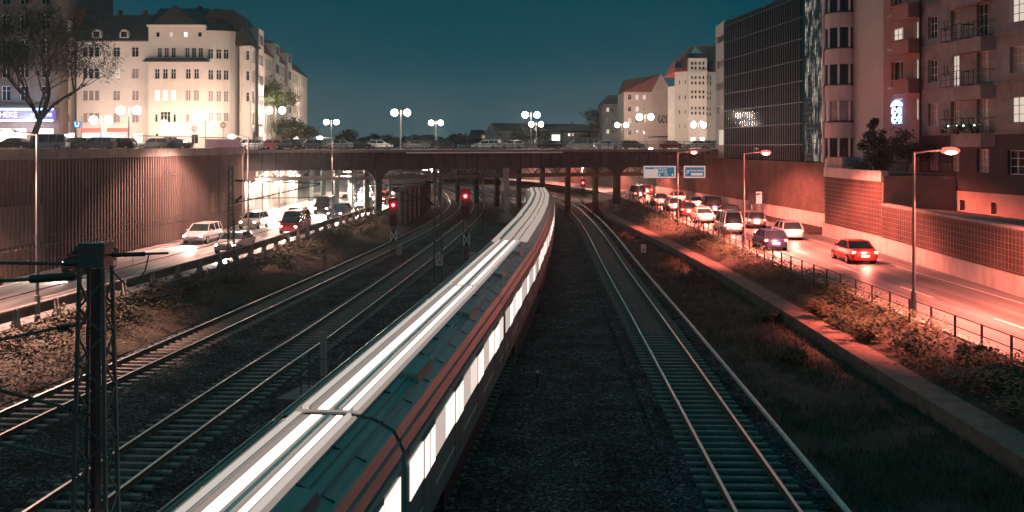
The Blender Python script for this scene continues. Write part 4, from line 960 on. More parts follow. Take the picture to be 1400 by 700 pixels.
# --- right-hand distance
def simple_block(name, label, cat, px0, px1, d, ytop, wm, rows, cols, wk=(5, 2, 2, 1), wpx=4, hpx=6, depth=14, side=None):
    b = Bld(name, label, cat, (X((px0+px1)/2, d), d, ZD), wm); W_ = []
    for py in rows:
        for px in cols: W_.append((X(px, d)-X(px0, d), Z(py+hpx/2, d), wpx*d/F, hpx*d/F, kinds(wk), 2, 2))
    b.face((X(px0, d), d), (X(px1, d), d), ZD, Z(ytop, d), W_); b.face((X(px1, d), d), (X(px1, d)+.01, d+depth), ZD, Z(ytop, d)); b.face((X(px0, d), d+depth), (X(px0, d), d), ZD, Z(ytop, d)); return b
# R0
b = simple_block('corner_house', 'small dim apartment house with two lit upper windows beside the red-roofed house', 'house', 824, 853, 262, 142, M['greyr'], (150, 165, 180), (831, 838, 846), (2, 1, 2, 0), 4, 6); b.done()
rf = MB(); hip(rf, X(822, 262), X(855, 262), 261, 275, Z(142, 262), Z(129, 262), 2.2, 4); b.part(rf, 'roof', M['slate'])
# R2
dd = 240; b = simple_block('red_roofed_house', 'pink four-storey house with red gable roof and scrawled blank side wall', 'house', 853, 890, dd, 126, M['render2'], (133, 149, 165, 181), (861, 871, 881), (4, 3, 3, 0), 4.5, 7)
gx0, gx1 = X(890, dd), X(918, dd)
b.face((gx0, dd), (gx1, dd+.5), ZD, Z(124, dd)); b.done()
mb = MB(); mb.face([(gx0, dd, Z(124, dd)), (gx1, dd+.5, Z(124, dd)), (X(904, dd), dd+.25, Z(101, dd))]); b.part(mb, 'gable', M['render2'])
mb = MB(); mb.hexa([(X(851, dd), dd-.5, Z(126, dd)), (gx0, dd-.5, Z(126, dd)), (gx1, dd+12, Z(126, dd)), (X(851, dd), dd+12, Z(126, dd)), (X(857, dd), dd+3.5, Z(108, dd)), (X(903.5, dd), dd+.6, Z(101.5, dd)), (X(905, dd), dd+8, Z(101.5, dd)), (X(857, dd), dd+8, Z(108, dd))]); b.part(mb, 'roof', M['redroof'])
q = MB()
for k, (ox, kk) in enumerate(((0, 0), (5.2, 1), (10.4, 2))):
    for a0, a1 in ((0, 150), (150, 300)):
        pts = []
        for i in range(9):
            a = math.radians(a0+(a1-a0)*i/8+k*40); pts.append((X(902+ox+1.9*math.cos(a), dd-.1), dd-.12, Z(163+5*math.sin(a), dd)))
        q.path(pts, .14, 4)
b.part(q, 'wall_scrawl', M['black'])
b = Bld('garage_row', 'low pale shop pavilion below the scrawled side wall', 'building', (X(905, 225), 225, ZD), M['render2'])
b.face((X(893, 225), 225), (X(932, 225), 225), ZD, Z(188, 225)); b.done(); b.part(MB().box(X(892, 225), X(933, 225), 224.6, 232, Z(188, 225), Z(186, 225)), 'roof', M['slate'])
# R1 white corner tower building
d1 = 215; g1 = lambda px: X(px, d1); b = Bld('white_corner_building', 'white corner building with red mansard roof and a bay of gridded windows', 'building', (g1(950), d1, ZD), M['render'])
pts = [(918, 5), (924, 1.4), (940, 0), (940, -1.2), (965, -1.2), (965, 0), (992, 2.5)]
P1 = [(g1(p), d1+o) for p, o in pts]
def wn(p, q, pxs, rows, w, h, kd, zoff=0):
    Ls = math.dist(p, q); return [(u*Ls, Z(py+h/2, d1), w*d1/F, h*d1/F, kd, 1, 1) for u in pxs for py in rows]
b.face(P1[0], P1[1], ZD, Z(117, d1), wn(P1[0], P1[1], (.5,), (130, 146, 160, 175), 2.2, 5, 'd'))
b.face(P1[1], P1[2], ZD, Z(98, d1), wn(P1[1], P1[2], (.35, .8), (112, 133, 153, 172), 2, 6, 'd'))
b.face(P1[2], P1[3], ZD, Z(80, d1))
b.face(P1[3], P1[4], ZD, Z(80, d1), wn(P1[3], P1[4], (.2, .4, .62, .82), (87, 93.5, 106.5, 114, 126, 133, 148, 155), 3, 4.6, 'd')+wn(P1[3], P1[4], (.3, .7), (168,), 4, 6, 'b')+wn(P1[3], P1[4], (.25, .75), (192,), 7, 9, 'b'))
b.face(P1[4], P1[5], ZD, Z(80, d1)); b.face(P1[5], P1[6], ZD, Z(98, d1), wn(P1[5], P1[6], (.12, .28), (106, 114, 127, 134, 149, 156, 171), 3, 5, 'd')); b.done()
rf = MB(); rf.loft([[(g1(922), d1+.9, Z(98, d1)), (g1(942), d1-.5, Z(98, d1)), (g1(994), d1+2, Z(98, d1)), (g1(994), d1+20, Z(98, d1)), (g1(926), d1+20, Z(98, d1))], [(g1(935), d1+4, Z(78, d1)), (g1(944), d1+3.6, Z(77, d1)), (g1(992), d1+5, Z(77, d1)), (g1(992), d1+18, Z(77, d1)), (g1(936), d1+18, Z(78, d1))], [(g1(955), d1+8, Z(58, d1)), (g1(958), d1+8, Z(57.5, d1)), (g1(990), d1+8, Z(57.5, d1)), (g1(990), d1+14, Z(57.5, d1)), (g1(955), d1+14, Z(58, d1))]]); b.part(rf, 'roof', mat('bright_tile_roof', (.62, .10, .07), .7, c2=(.75, .16, .10), sc=1.2))
mb = MB(); hip(mb, g1(942), g1(963), d1-1.0, d1+4, Z(80, d1), Z(73, d1), .1, .1); b.part(mb, 'lantern', M['curtain'])
mb = MB(); hip(mb, g1(947), g1(958), d1-1.2, d1+4, Z(73, d1), Z(63, d1), .82, 2.5); b.part(mb, 'gable_tip', M['render'])
mb = MB()
for p0, p1 in ((925, 932), (967, 976)): mb.hexa([(g1(p0), d1+1, Z(92, d1)), (g1(p1), d1+.6, Z(92, d1)), (g1(p1), d1+3, Z(92, d1)), (g1(p0), d1+3, Z(92, d1)), (g1(p0+3), d1+2, Z(83, d1)), (g1(p1+1), d1+1.6, Z(83, d1)), (g1(p1+1), d1+4, Z(83, d1)), (g1(p0+3), d1+4, Z(83, d1))])
b.part(mb, 'roof_windows', M['curtain']); b.part(MB().box(g1(939), g1(966), d1-1.5, d1-1.22, Z(98.5, d1), Z(97, d1)), 'cornice', M['render'])
# centre: low houses far away
b = simple_block('row_house', 'long pale row house with dark roof and small balconies far beyond the bridge', 'house', 680, 738, 330, 179, M['render2'], (184, 193), (683, 690, 697, 704, 711, 718, 725, 732), (4, 3, 2, 0), 3.4, 4.5); d3 = 330
b.face((X(664, d3), d3+3), (X(680, d3), d3), ZD, Z(179, d3)); b.done()
mb = MB(); mb.face([(X(664, d3), d3+3, Z(179, d3)), (X(680, d3), d3, Z(179, d3)), (X(671, d3), d3+2, Z(167.5, d3))]); b.part(mb, 'gable', M['render2'])
mb = MB(); mb.hexa([(X(679, d3), d3-.5, Z(179, d3)), (X(815, d3), d3-.5, Z(179, d3)), (X(815, d3), d3+14, Z(179, d3)), (X(664, d3), d3+14, Z(179, d3)), (X(671.5, d3), d3+2, Z(168, d3)), (X(800, d3), d3+6, Z(169.5, d3)), (X(800, d3), d3+8, Z(169.5, d3)), (X(671, d3), d3+8, Z(168, d3))]); b.part(mb, 'roof', M['slate'])
b = simple_block('flat_roofed_house', 'blank pale side wall of a low house beyond the bridge, right of the paired lamps', 'house', 738, 767, 318, 180, M['render'], (), (), depth=8); b.done(); b.part(MB().box(X(737, 318), X(768, 318), 317.5, 326, Z(180, 318), Z(179, 318)), 'roof', M['slate'])
b = simple_block('flat_roofed_house', 'small pink flat-roofed house with upper windows far beyond the bridge', 'house', 770, 803, 310, 181, M['render2'], (184, 195), (778, 783, 788), (4, 1, 1, 0), 3, 4, 10); b.done(); b.part(MB().box(X(769, 310), X(804, 310), 309.5, 320, Z(181, 310), Z(179.5, 310)), 'roof', M['slate'])
b = simple_block('dark_house', 'unlit dark grey gabled house left of the pale row house', 'house', 641, 664, 340, 190, M['greyd'], (), (), depth=10); b.done()
mb = MB(); hip(mb, X(640, 340), X(665, 340), 339, 350, Z(190, 340), Z(177.5, 340), .8, 4); b.part(mb, 'roof', M['slate'])
b = simple_block('dark_house', 'low unlit house with pale gable between the far trees left of centre', 'house', 570, 598, 350, 191, M['greyr'], (), (), depth=10); b.done()
mb = MB(); hip(mb, X(569, 350), X(599, 350), 349, 360, Z(191, 350), Z(184, 350), 2, 4); b.part(mb, 'roof', M['slate'])

# --- glass office block
a0, a1 = Vector((25.75, 124.3)), Vector((28.55, 92.5)); t = (a1-a0).normalized(); n = Vector((t.y, -t.x)); LG = (a1-a0).length
def gp(u, o, z): q = a0+t*u+n*o; return (q.x, q.y, z)
root = thing('glass_office_block', 'tall dark glass office block with closely set vertical fins', 'building', gp(0, 0, 7.0))
ZT = 23.4
MB().hexa([gp(0, -.02, 7), gp(LG, -.02, 7), gp(LG, -16, 7), gp(0, -16, 7), gp(0, -.02, ZT), gp(LG, -.02, ZT), gp(LG, -16, ZT), gp(0, -16, ZT)]).build('glass_wall', M['curtain'], root)
M['fin'] = mat('steel_fin', (.07, .12, .125), .45, .2); u = .3; kf = 0; FW = .045
while u < LG*.80 and kf < 96:
    MB().hexa([gp(u-FW, .01, 7.1), gp(u+FW, .01, 7.1), gp(u+FW, .12, 7.1), gp(u-FW, .12, 7.1), gp(u-FW, .01, ZT+.2), gp(u+FW, .01, ZT+.2), gp(u+FW, .12, ZT+.2), gp(u-FW, .12, ZT+.2)]).build('fin', M['fin'], root); u += .85 if u < LG*.5 else .66; kf += 1
for k in range(8):
    z = 7.1+2.05*k+1.5; q = MB(); q.hexa([gp(.02, .02, z), gp(LG*.81, .02, z), gp(LG*.81, .1, z), gp(.02, .1, z), gp(.02, .02, z+.1), gp(LG*.81, .02, z+.1), gp(LG*.81, .1, z+.1), gp(.02, .1, z+.1)]); q.build('spandrel', M['fin'], root)
# lit stair part
st = MB(); st.hexa([gp(LG*.83, .0, 7.1), gp(LG*.985, .0, 7.1), gp(LG*.985, .03, 7.1), gp(LG*.83, .03, 7.1), gp(LG*.83, .0, ZT), gp(LG*.985, .0, ZT), gp(LG*.985, .03, ZT), gp(LG*.83, .03, ZT)])
M['stair'] = glow('stair_glass', (.9, .82, .72), .55)
nn = M['stair'].node_tree; tcn = nn.nodes.new('ShaderNodeTexCoord'); mpn = nn.nodes.new('ShaderNodeMapping'); mpn.inputs['Scale'].default_value = (.5, 1.3, .55); vo = nn.nodes.new('ShaderNodeTexNoise'); vo.inputs['Scale'].default_value = 1.2; vo.inputs['Detail'].default_value = 3
rm = nn.nodes.new('ShaderNodeValToRGB'); rm.color_ramp.elements[0].position = .50; rm.color_ramp.elements[1].position = .70; rm.color_ramp.elements[0].color = (.01, .03, .035, 1); rm.color_ramp.elements[1].color = (.75, .66, .55, 1)
nn.links.new(tcn.outputs['Object'], mpn.inputs[0]); nn.links.new(mpn.outputs[0], vo.inputs['Vector']); nn.links.new(vo.outputs['Fac'], rm.inputs['Fac']); nn.links.new(rm.outputs['Color'], [x for x in nn.nodes if x.type == 'EMISSION'][0].inputs[0]); [x for x in nn.nodes if x.type == 'EMISSION'][0].inputs[1].default_value = 1.0
st.build('stair_glazing', M['stair'], root)
q = MB()
for k in range(15): u = LG*(.83+.155*k/14); q.hexa([gp(u-.03, .04, 7.1), gp(u+.03, .04, 7.1), gp(u+.03, .08, 7.1), gp(u-.03, .08, 7.1), gp(u-.03, .04, ZT), gp(u+.03, .04, ZT), gp(u+.03, .08, ZT), gp(u-.03, .08, ZT)])
for k in range(34): z = 7.3+k*.48; q.hexa([gp(LG*.83, .09, z), gp(LG*.985, .09, z), gp(LG*.985, .11, z), gp(LG*.83, .11, z), gp(LG*.83, .09, z+.05), gp(LG*.985, .09, z+.05), gp(LG*.985, .11, z+.05), gp(LG*.83, .11, z+.05)])
q.build('stair_grille', M['dark'], root)
q = MB(); q.hexa([gp(LG-.3, -.5, 7), gp(LG+.0, -.5, 7), gp(LG+.0, .45, 7), gp(LG-.3, .45, 7), gp(LG-.3, -.5, ZT+2), gp(LG, -.5, ZT+2), gp(LG, .45, ZT+2), gp(LG-.3, .45, ZT+2)]); q.build('corner_pier', M['beige'], root)
MB().hexa([gp(0, -.3, ZT), gp(LG, -.3, ZT), gp(LG, -15, ZT), gp(0, -15, ZT), gp(0, -.3, ZT+.3), gp(LG, -.3, ZT+.3), gp(LG, -15, ZT+.3), gp(0, -15, ZT+.3)]).build('roof', M['slate'], root)
# white office strip beyond it
b = Bld('white_office_block', 'narrow white office block with ribbon windows between the glass block and the bridge', 'building', (26, 128, ZD), M['render'])
p0, p1 = (26.25, 132.0), (25.9, 124.5); Ls = math.dist(p0, p1)
b.face(p0, p1, 6.9, 23.9, [(Ls/2+.3, Z(py+5, 128), Ls*.78, .95, 'c' if py > 80 else 'd', 5, 1) for py in (18, 53, 87, 118, 150)]+[(Ls/2+.3, 8.6, Ls*.7, 2.0, 'l', 3, 1)]); b.face((42, 131.9), p0, 6.9, 23.9); b.done(); b.part(MB().prism([(26.4, 131.8), (26.1, 124.6), (41, 125), (41, 131.8)], 23.7, 23.9), 'roof', M['slate'])

# --- apartment houses on the right; facade line
Q0 = Vector((30.6, 76.5)); qt = Vector((.12, -1)).normalized(); qn = Vector((qt.y, -qt.x))
def qp(u, o=0.): return Q0+qt*u+qn*o
def Upx(px): return (76.5-55692/(px-532))*1.007
def fbox(mb, u0, u1, o0, o1, z0, z1):
    c = [qp(u0, o0), qp(u1, o0), qp(u1, o1), qp(u0, o1)]
    mb.hexa([(*c[3], z0), (*c[2], z0), (*c[1], z0), (*c[0], z0), (*c[3], z1), (*c[2], z1), (*c[1], z1), (*c[0], z1)][::1]); return mb
b = Bld('grey_apartment_house', 'old dark grey apartment house with iron balconies and a pink plinth', 'apartment house', (*qp(8), 3.8), M['greyr'])
UE = 34; zr = [10.0, 13.2, 16.4, 19.6]; W_ = []
def col_of(base): return [(base+1.6, 1.35, 'A'), (base+4.55, 1.1, 'B'), (base+7.95, 1.45, 'C')]
cols = col_of(0)+[(11.9, 1.9, 'D'), (15.2, 1.1, 'B'), (18.6, 1.45, 'C'), (22.2, 1.35, 'A'), (25.5, 1.1, 'B'), (28.9, 1.45, 'C')]
for z in zr:
    for u, w, kd in cols:
        k_ = {'A': 'd' if z > 11 else 'c', 'B': 'l' if 12 < z < 15 else 'c', 'C': 'c' if z < 15 else 'd', 'D': 'l' if z > 15 or z < 11 else 'c'}[kd]
        W_.append((u, z if kd in 'AD' else z-.55, w, 1.65 if kd in 'AD' else 2.25, k_, 3, 3))
    for u in (3.15, 3.6): W_.append((u, z+.3, .14, .8, 'd', 1, 1))
b.face(tuple(qp(0)), tuple(qp(UE)), 9.3, 24.5, W_, .22)
b.face((*qp(0, -10),), tuple(qp(0)), 3.8, 24.5); b.done()
gm = Bld.__new__(Bld); gm.root = b.root; gm.mb = MB(); gm.wm = M['greyd']; gm.cache = b.cache
gm.face(tuple(qp(0)), tuple(qp(UE)), 5.4, 9.3, [(u, 6.75 if kd != 'D' else 6.7, w if kd != 'D' else 2.4, 1.55, 'c' if kd != 'D' else 'd', 3 if kd != 'B' else 2, 3) for u, w, kd in cols], .2)
gm.mb.build('ground_storey_wall', M['greyd'], b.root)
gm.mb = MB(); gm.face(tuple(qp(0, .06)), tuple(qp(UE, .06)), 3.75, 5.4, [(u, 4.05, .62, .75, 'd', 1, 1) for u in (2.2, 5.6, 9.3, 12.9, 16.5, 20, 24, 28)], .3)
gm.mb.build('plinth_wall', mat('pink_plinth', (.36, .24, .21), .85, c2=(.46, .32, .28), sc=.8), b.root)
mb = MB()
for z in (9.28, 12.55, 15.75, 18.95, 22.1): fbox(mb, 0, UE, .0, .13, z, z+.14)
b.part(mb, 'string_course', M['greyr'])
for (u0, u1) in ((4.3, 9.3), (14.9, 19.9), (25.2, 30.2)):
    for z in zr:
        mb = MB(); c = [qp(u0-.3, .02), qp(u0+1.6, .75), qp(u1-.4, .75), qp(u1+.1, .02)]
        for za, zb_ in ((z-1.55, z-.62),):
            mb.add([(*p, za) for p in c]+[(*p, zb_) for p in c], [(0, 1, 2, 3), (7, 6, 5, 4), (0, 4, 5, 1), (1, 5, 6, 2), (2, 6, 7, 3), (3, 7, 4, 0)])
        bal = b.part(mb, 'balcony', M['greyr'])
        rl_ = MB()
        for (ua, ub) in ((u0-.2, u0+2.4), (u0+2.7, u1+.0)):
            za = z-.62
            for hh_ in (.1, .55, 1.0):
                rl_.tube((*qp(ua, .8), za+hh_), (*qp(ub, .8), za+hh_+(.12 if hh_ > .9 else 0)), .03, 4)
            for k in range(5): u = ua+(ub-ua)*k/4; rl_.tube((*qp(u, .8), za), (*qp(u, .8), za+1.05), .025, 4)
            for uu in (ua, ub): rl_.tube((*qp(uu, .8), za+1.0), (*qp(uu, .05), za+1.0), .03, 4); rl_.tube((*qp(uu, .8), za+.1), (*qp(uu, .05), za+.1), .03, 4)
        rl_.build('balcony_railing', M['dark'], bal)
b.part(MB().tube((*qp(.15, .18), 4.5), (*qp(.15, .18), 24.5), .085, 8), 'downpipe', M['dark'])
b.part(MB().prism([tuple(qp(0, -.05)), tuple(qp(0, -10)), tuple(qp(UE, -10)), tuple(qp(UE, -.05))], 24.2, 24.4), 'roof', M['slate'])
q = MB()
for k in range(26): u = 4.4+R.uniform(0, 4.6); q.ball((*qp(u, .86+R.uniform(-.08, .1)), 9.55+R.uniform(-.1, .3)), R.uniform(.1, .2), 6, 4)
b.part(q, 'balcony_plants', M['leaf'])
q = MB()
for u in (5.4, 6.5, 7.3, 8.6): q.ball((*qp(u, 1.0), 9.9), .05, 6, 4)
b.part(q, 'string_lights', glow('cool_lights', (.4, 1, .95), 10))
# salmon house
b = Bld('salmon_apartment_house', 'narrow salmon apartment house with corner balconies and a neon window', 'apartment house', (*qp(-3), 6.4), M['salmon'])
U1 = Upx(1208); 
zz2 = lambda py: Z(py, 79.5)
W_ = [(2.2, zz2(65), 1.9, 1.6, 'l', 3, 2), (2.2, zz2(118), 1.9, 2.0, 'd', 2, 1), (2.2, zz2(169), 1.75, 1.95, 'd', 2, 1), (2.2, zz2(212), 1.9, 1.3, 'd', 3, 1), (2.2, zz2(10), 1.9, 1.6, 'd', 3, 2), (5.1, zz2(62), .7, 1.6, 'l', 1, 2), (5.1, zz2(112), .7, 1.6, 'l', 1, 2), (5.1, zz2(165), .7, 1.6, 'l', 1, 2)]
b.face(tuple(qp(U1)), tuple(qp(-.02)), 6.4, 24, W_, .25); b.done()
for py in (30, 77, 130):
    z = zz2(py); mb = MB(); fbox(mb, -2.6, -.1, .02, 1.0, z, z+1.0); fbox(mb, -2.75, 0-.05, .02, 1.15, z+1.0, z+1.1); b.part(mb, 'balcony', M['salmon'])
    mb = MB(); fbox(mb, U1+1.1, U1+3.3, .02, .25, z+.55, z+.7); b.part(mb, 'window_ledge', M['beige'])
b.part(MB().prism([tuple(qp(U1, -.05)), tuple(qp(U1, -10)), tuple(qp(0, -10)), tuple(qp(0, -.05))], 23.7, 23.9), 'roof', M['slate'])
# neon in the window
q = MB(); uc = U1+2.2; zc = zz2(152)
def np_(a, c): return (*qp(uc+a, .04), zc+c)
q.path([np_(-.8, .45), np_(-.45, .72), np_(0, .8), np_(.45, .72), np_(.8, .45)], .09, 6); q.path([np_(-.3, .5), np_(0, .58), np_(.3, .5)], .06, 6)
for cx_, cz_ in ((-.4, .02), (.42, .02), (-.4, -.62), (.42, -.62)):
    q.path([np_(cx_+.27*math.cos(math.radians(a)), cz_+.27*math.sin(math.radians(a))) for a in (range(30, 331, 50) if cx_ < 0 else range(-90, 211, 50))], .07, 6)
b.part(q, 'neon_figure', glow('neon_blue', (.35, .62, 1), 7))
pt_light('neon_light', (*qp(uc, .8), zc), (.6, .4, 1), 40, .2, b.root)
# beige house with rounded bay
b = Bld('beige_apartment_house', 'beige apartment house with a rounded glazed bay on every floor', 'apartment house', (*qp(-8), 6.4), M['beige'])
U2 = -11.5
b.face(tuple(qp(U2)), tuple(qp(U1-.02)), 6.4, 24.5); b.face((36, 90.5), tuple(qp(U2)), 6.4, 24.5); b.done()
b.part(MB().prism([tuple(qp(U2, -.05)), (38, 88), (38, 84), tuple(qp(U1, -.05))], 24.2, 24.4), 'roof', M['slate'])
bc = Vector((X(1150, 89.3), 89.3)); rb = 1.35; fl_z = [7.5, 10.7, 13.85, 17.0, 20.1]
def bayring(r, a0=90, a1=290, n=16): return [(bc.x+r*math.cos(math.radians(a0+(a1-a0)*k/n)), bc.y+r*1.25*math.sin(math.radians(a0+(a1-a0)*k/n))) for k in range(n+1)]
rg = bayring(rb); rgi = bayring(rb-.08)
for i, z in enumerate(fl_z):
    mb = MB(); mb.prism(rgi+[(bc.x+1.8, bc.y+.0)], z, z+1.7); wb = b.part(mb, 'bay_glazing', M['glassd'] if i not in (1,) else M['glassm'])
    q = MB()
    for k in range(0, 17, 3): p = rg[k]; q.tube((*p, z), (*p, z+1.7), .1, 6)
    q.build('bay_mullion', M['frame'], wb)
    mb = MB(); mb.prism(rg+[(bc.x+1.8, bc.y)], z+1.72, z+3.05 if i < 4 else z+3.4); b.part(mb, 'bay_parapet', M['beige'])
    mb = MB(); mb.prism(bayring(rb+.1)+[(bc.x+1.8, bc.y)], z-.1, z-.0); b.part(mb, 'bay_ledge', M['dark'])
mb = MB(); mb.prism(bayring(rb)+[(bc.x+1.8, bc.y)], 6.4, 7.38); b.part(mb, 'bay_parapet', M['beige'])
b.part(MB().prism([(28.62, 91.8), (29.7, 92.0), (29.7, 92.45), (28.6, 92.3)], 6.9, 24.5), 'corner_pier', M['concd'])

# ------------------------------------------------------------------ catenary
def lattice(x, y, z0, z1, w0, w1, name, label, seg=.55, mem=.045, plan=.8):
    r = thing('lattice_mast', label, 'catenary mast', (x, y, z0), group='lattice catenary masts')
    mb = MB()
    def cn(z, i): t_ = (z-z0)/(z1-z0); w = w0+(w1-w0)*t_; sx_, sy_ = ((-1, -1), (1, -1), (1, 1), (-1, 1))[i]; return Vector((x+sx_*w/2, y+sy_*w/2*plan, z))
    for i in range(4): mb.tube(cn(z0, i), cn(z1, i), mem, 4)
    z = z0; k = 0; d_ = MB()
    while z < z1-seg*.5:
        zn = min(z+seg, z1)
        for i in range(4):
            j = (i+1) % 4
            if k % 2: d_.tube(cn(z, i), cn(zn, j), mem*.5, 4)
            else: d_.tube(cn(z, j), cn(zn, i), mem*.5, 4)
        z = zn; k += 1
    mb.build('mast_legs', M['steel'], r); d_.build('bracing', M['steel'], r)
    MB().box(x-w0*.8, x+w0*.8, y-w0*.8, y+w0*.8, -.4, z0+.25).build('footing', M['concd'], r)
    return r
fm = lattice(-6.5, 16, -.3, 6.6, .62, .36, 'm', 'large near lattice mast with a bolted box head at the left', .42, .038, 1.)
mb = MB().box(-6.70, -6.30, 15.8, 16.2, 6.62, 7.0); mb.box(-6.73, -6.27, 15.77, 16.23, 6.9, 6.96)
for k in range(4):
    for zq in (6.7, 6.82): mb.tube((-6.62+k*.08, 15.80, zq), (-6.62+k*.08, 15.785, zq), .012, 6)
mb.build('mast_head', M['steel'], fm)
MB().tube((-6.5, 16, -.3), (-6.5, 16, 6.6), .085, 6).build('inner_pipe', M['dark'], fm)
# cantilevers reaching left, towards track A/B
ca = MB(); ca.tube((-6.7, 16, 6.66), (-13.5, 16.2, 6.72), .028, 6); ca.tube((-6.7, 15.95, 6.48), (-13.5, 15.9, 6.05), .03, 6); ca.tube((-6.65, 16, 5.75), (-13.5, 15.6, 4.4), .026, 6); ca.tube((-6.55, 16, 4.3), (-12.5, 15.2, 6.2), .03, 6); ca.tube((-6.55, 16, 3.55), (-12.5, 15.0, 5.2), .026, 6); ca.tube((-7.9, 15.95, 4.75), (-7.9, 15.95, 4.78), .03)
ca.build('cantilever_arm', M['steel'], fm)
ins = MB()
for k in range(5): ins.tube((-7.95-.055*k, 15.95, 6.405), (-7.98-.055*k, 15.95, 6.402), .075, 10)
ins.tube((-6.8, 15.95, 6.475), (-7.5, 15.95, 6.43), .065, 8); ins.tube((-6.75, 16, 6.67), (-7.0, 16, 6.67), .05, 8)
for k in range(4): ins.tube((-6.9-.05*k, 15.98, 5.69-.01*k), (-6.93-.05*k, 15.98, 5.68-.01*k), .06, 8)
for k in range(4): ins.tube((-6.75-.06*k, 15.98, 4.37+.02*k), (-6.78-.06*k, 15.97, 4.38+.02*k), .06, 8)
ins.build('insulator', M['ins'], fm)
ri = MB().tube((-6.3, 16, 6.80), (-5.4, 16.1, 6.82), .02, 6).path([(-6.3, 16, 6.6), (-6.05, 16, 6.35), (-5.9, 16.02, 6.32), (-5.75, 16.05, 6.55), (-5.7, 16.08, 6.8)], .012, 5); ri.build('feeder_wire', M['wire'], fm)
ri = MB().tube((-6.25, 16, 6.8), (-5.75, 16.05, 6.81), .035, 8); ri.build('insulator', M['ins'], fm)
m2 = lattice(-18.1, 66, .3, 7.2, .42, .26, 'm', 'lattice mast on the left bank before the corrugated wall', .5, .04)
m3 = lattice(-16.0, 104, .3, 6.1, .5, .34, 'm', 'lattice mast on the left bank beside the lit underpass road', .6, .05)
m4 = lattice(-4.55, 63, -.2, 7.2, .5, .36, 'm', 'lattice mast carrying the white kilometre plate', .55, .05)
m5 = lattice(-2.9, 95, -.2, 6.4, .5, .38, 'm', 'lattice mast between the second track and the train', .6, .05)
def cant(x, y, xe, z, parent):
    sg = 1 if xe > x else -1
    mb = MB().tube((x, y, z+1.1), (xe, y, z+.9), .035, 5).tube((x, y, z-.4), (xe, y, z+.85), .035, 5).tube((x, y, z-.1), (xe+sg*.4, y-.3, z+.05), .025, 5); mb.build('cantilever_arm', M['steel'], parent)
    MB().tube((x+sg*.3, y, z+1.09), (x+sg*.75, y, z+1.08), .07, 6).build('insulator', M['ins'], parent); MB().tube((x+sg*.3, y, z-.3), (x+sg*.7, y, z+.1), .07, 6).build('insulator', M['ins'], parent)
cant(-18.1, 66, trackA(66), 5.2, m2); cant(-16, 104, trackA(104), 4.7, m3); cant(-4.55, 63, trackB(63), 5.2, m4); cant(-2.9, 95, trackB(95), 4.9, m5)
def catenary(f_, spans, label):
    r = thing('overhead_line', label, 'overhead wire', (f_(30), 30, 5.3)); cw, mw, dr = MB(), MB(), MB()
    for (d0, z0), (d1_, z1_) in zip(spans, spans[1:]):
        n_ = 12; pc, pm = [], []
        for k in range(n_+1):
            t_ = k/n_; d_ = d0+(d1_-d0)*t_; x = f_(d0)+(f_(d1_)-f_(d0))*t_; z = z0+(z1_-z0)*t_
            pc.append((x, d_, z)); pm.append((x, d_, z+1.1-3.4*t_*(1-t_)*1.))
        cw.path(pc, .014, 4); mw.path(pm, .012, 4)
        for k in range(1, n_, 2): dr.tube(pc[k], pm[k], .006, 3)
    cw.build('contact_wire', M['wire'], r); mw.build('messenger_wire', M['wire'], r); dr.build('dropper_wires', M['wire'], r)
catenary(trackA, [(-10, 5.3), (16, 5.3), (66, 5.2), (104, 4.7), (150, 4.2)], 'overhead wires above the leftmost track')
catenary(trackB, [(-10, 5.3), (16, 5.3), (63, 5.2), (95, 4.9), (140, 4.2)], 'overhead wires above the second track from the left')
r = MB(); pts = [(-40+0, 30, 7.9)]
wl = MB()
P_ = [Vector((-26, 40, 7.35)), Vector((-18.1, 66, 7.0))]
for k in range(14):
    a_, b_ = k/14, (k+1)/14
    def pw(t_): q = P_[0].lerp(P_[1], t_); return (q.x, q.y, q.z-1.6*t_*(1-t_))
    wl.tube(pw(a_), pw(b_), .015, 4)
tag(wl.build('feeder_cable', M['wire']), 'single dark cable sagging across the corrugated wall to a lattice mast', 'cable')

# ------------------------------------------------------------------ signals and signs
def signal(x, y, z0, zl, label, right=False):
    r = thing('railway_signal', label, 'railway signal', (x, y, z0), group='red railway signals')
    MB().tube((x-.12, y, z0), (x-.12, y, zl+.3), .05, 6).tube((x+.12, y, z0), (x+.12, y, zl+.3), .05, 6).build('post', M['railside'], r)
    s_ = MB().box(x-.34, x+.34, y-.14, y+.1, zl-.55, zl+.55).build('signal_head', M['black'], r)
    MB().ball((x, y-.16, zl), .13, 12, 8).build('red_lamp', M['redsig'], s_, True)
    MB().box(x-.30, x+.30, y-.12, y+.1, zl-1.7, zl-.75).build('lower_screen', M['black'], s_)
    pt_light('red_light', (x, y-.45, zl), (1, .03, .03), 60, .1, r)
    return r
def xplate(x, y, z, r):
    p = MB().box(x-.24, x+.24, y-.03, y, z-.42, z+.42).build('sign_plate', M['black'], r)
    q = MB()
    for a, b_ in (((-.2, -.38), (.2, .38)), ((-.2, .38), (.2, -.38))): q.slab if 0 else q.tube((x+a[0], y-.045, z+a[1]), (x+b_[0], y-.045, z+b_[1]), .035, 4)
    q.box(x-.24, x-.18, y-.05, y-.031, z-.42, z+.42); q.box(x+.18, x+.24, y-.05, y-.031, z-.42, z+.42); q.build('white_cross', M['white'], p)
s1_ = signal(-9.5, 82, -.2, 3.8, 'red railway signal between the two left tracks'); xplate(-9.45, 81.7, 1.35, s1_); MB().box(-9.25, -8.8, 81.6, 82, -.2, .55).build('relay_box', M['conc'], s1_)
s2_ = signal(-3.5, 77, -.2, 4.75, 'red railway signal right of the second track, before the bridge'); xplate(-3.4, 76.7, 1.5, s2_); MB().box(-3.2, -2.75, 76.6, 77, -.2, .55).build('relay_box', M['conc'], s2_)
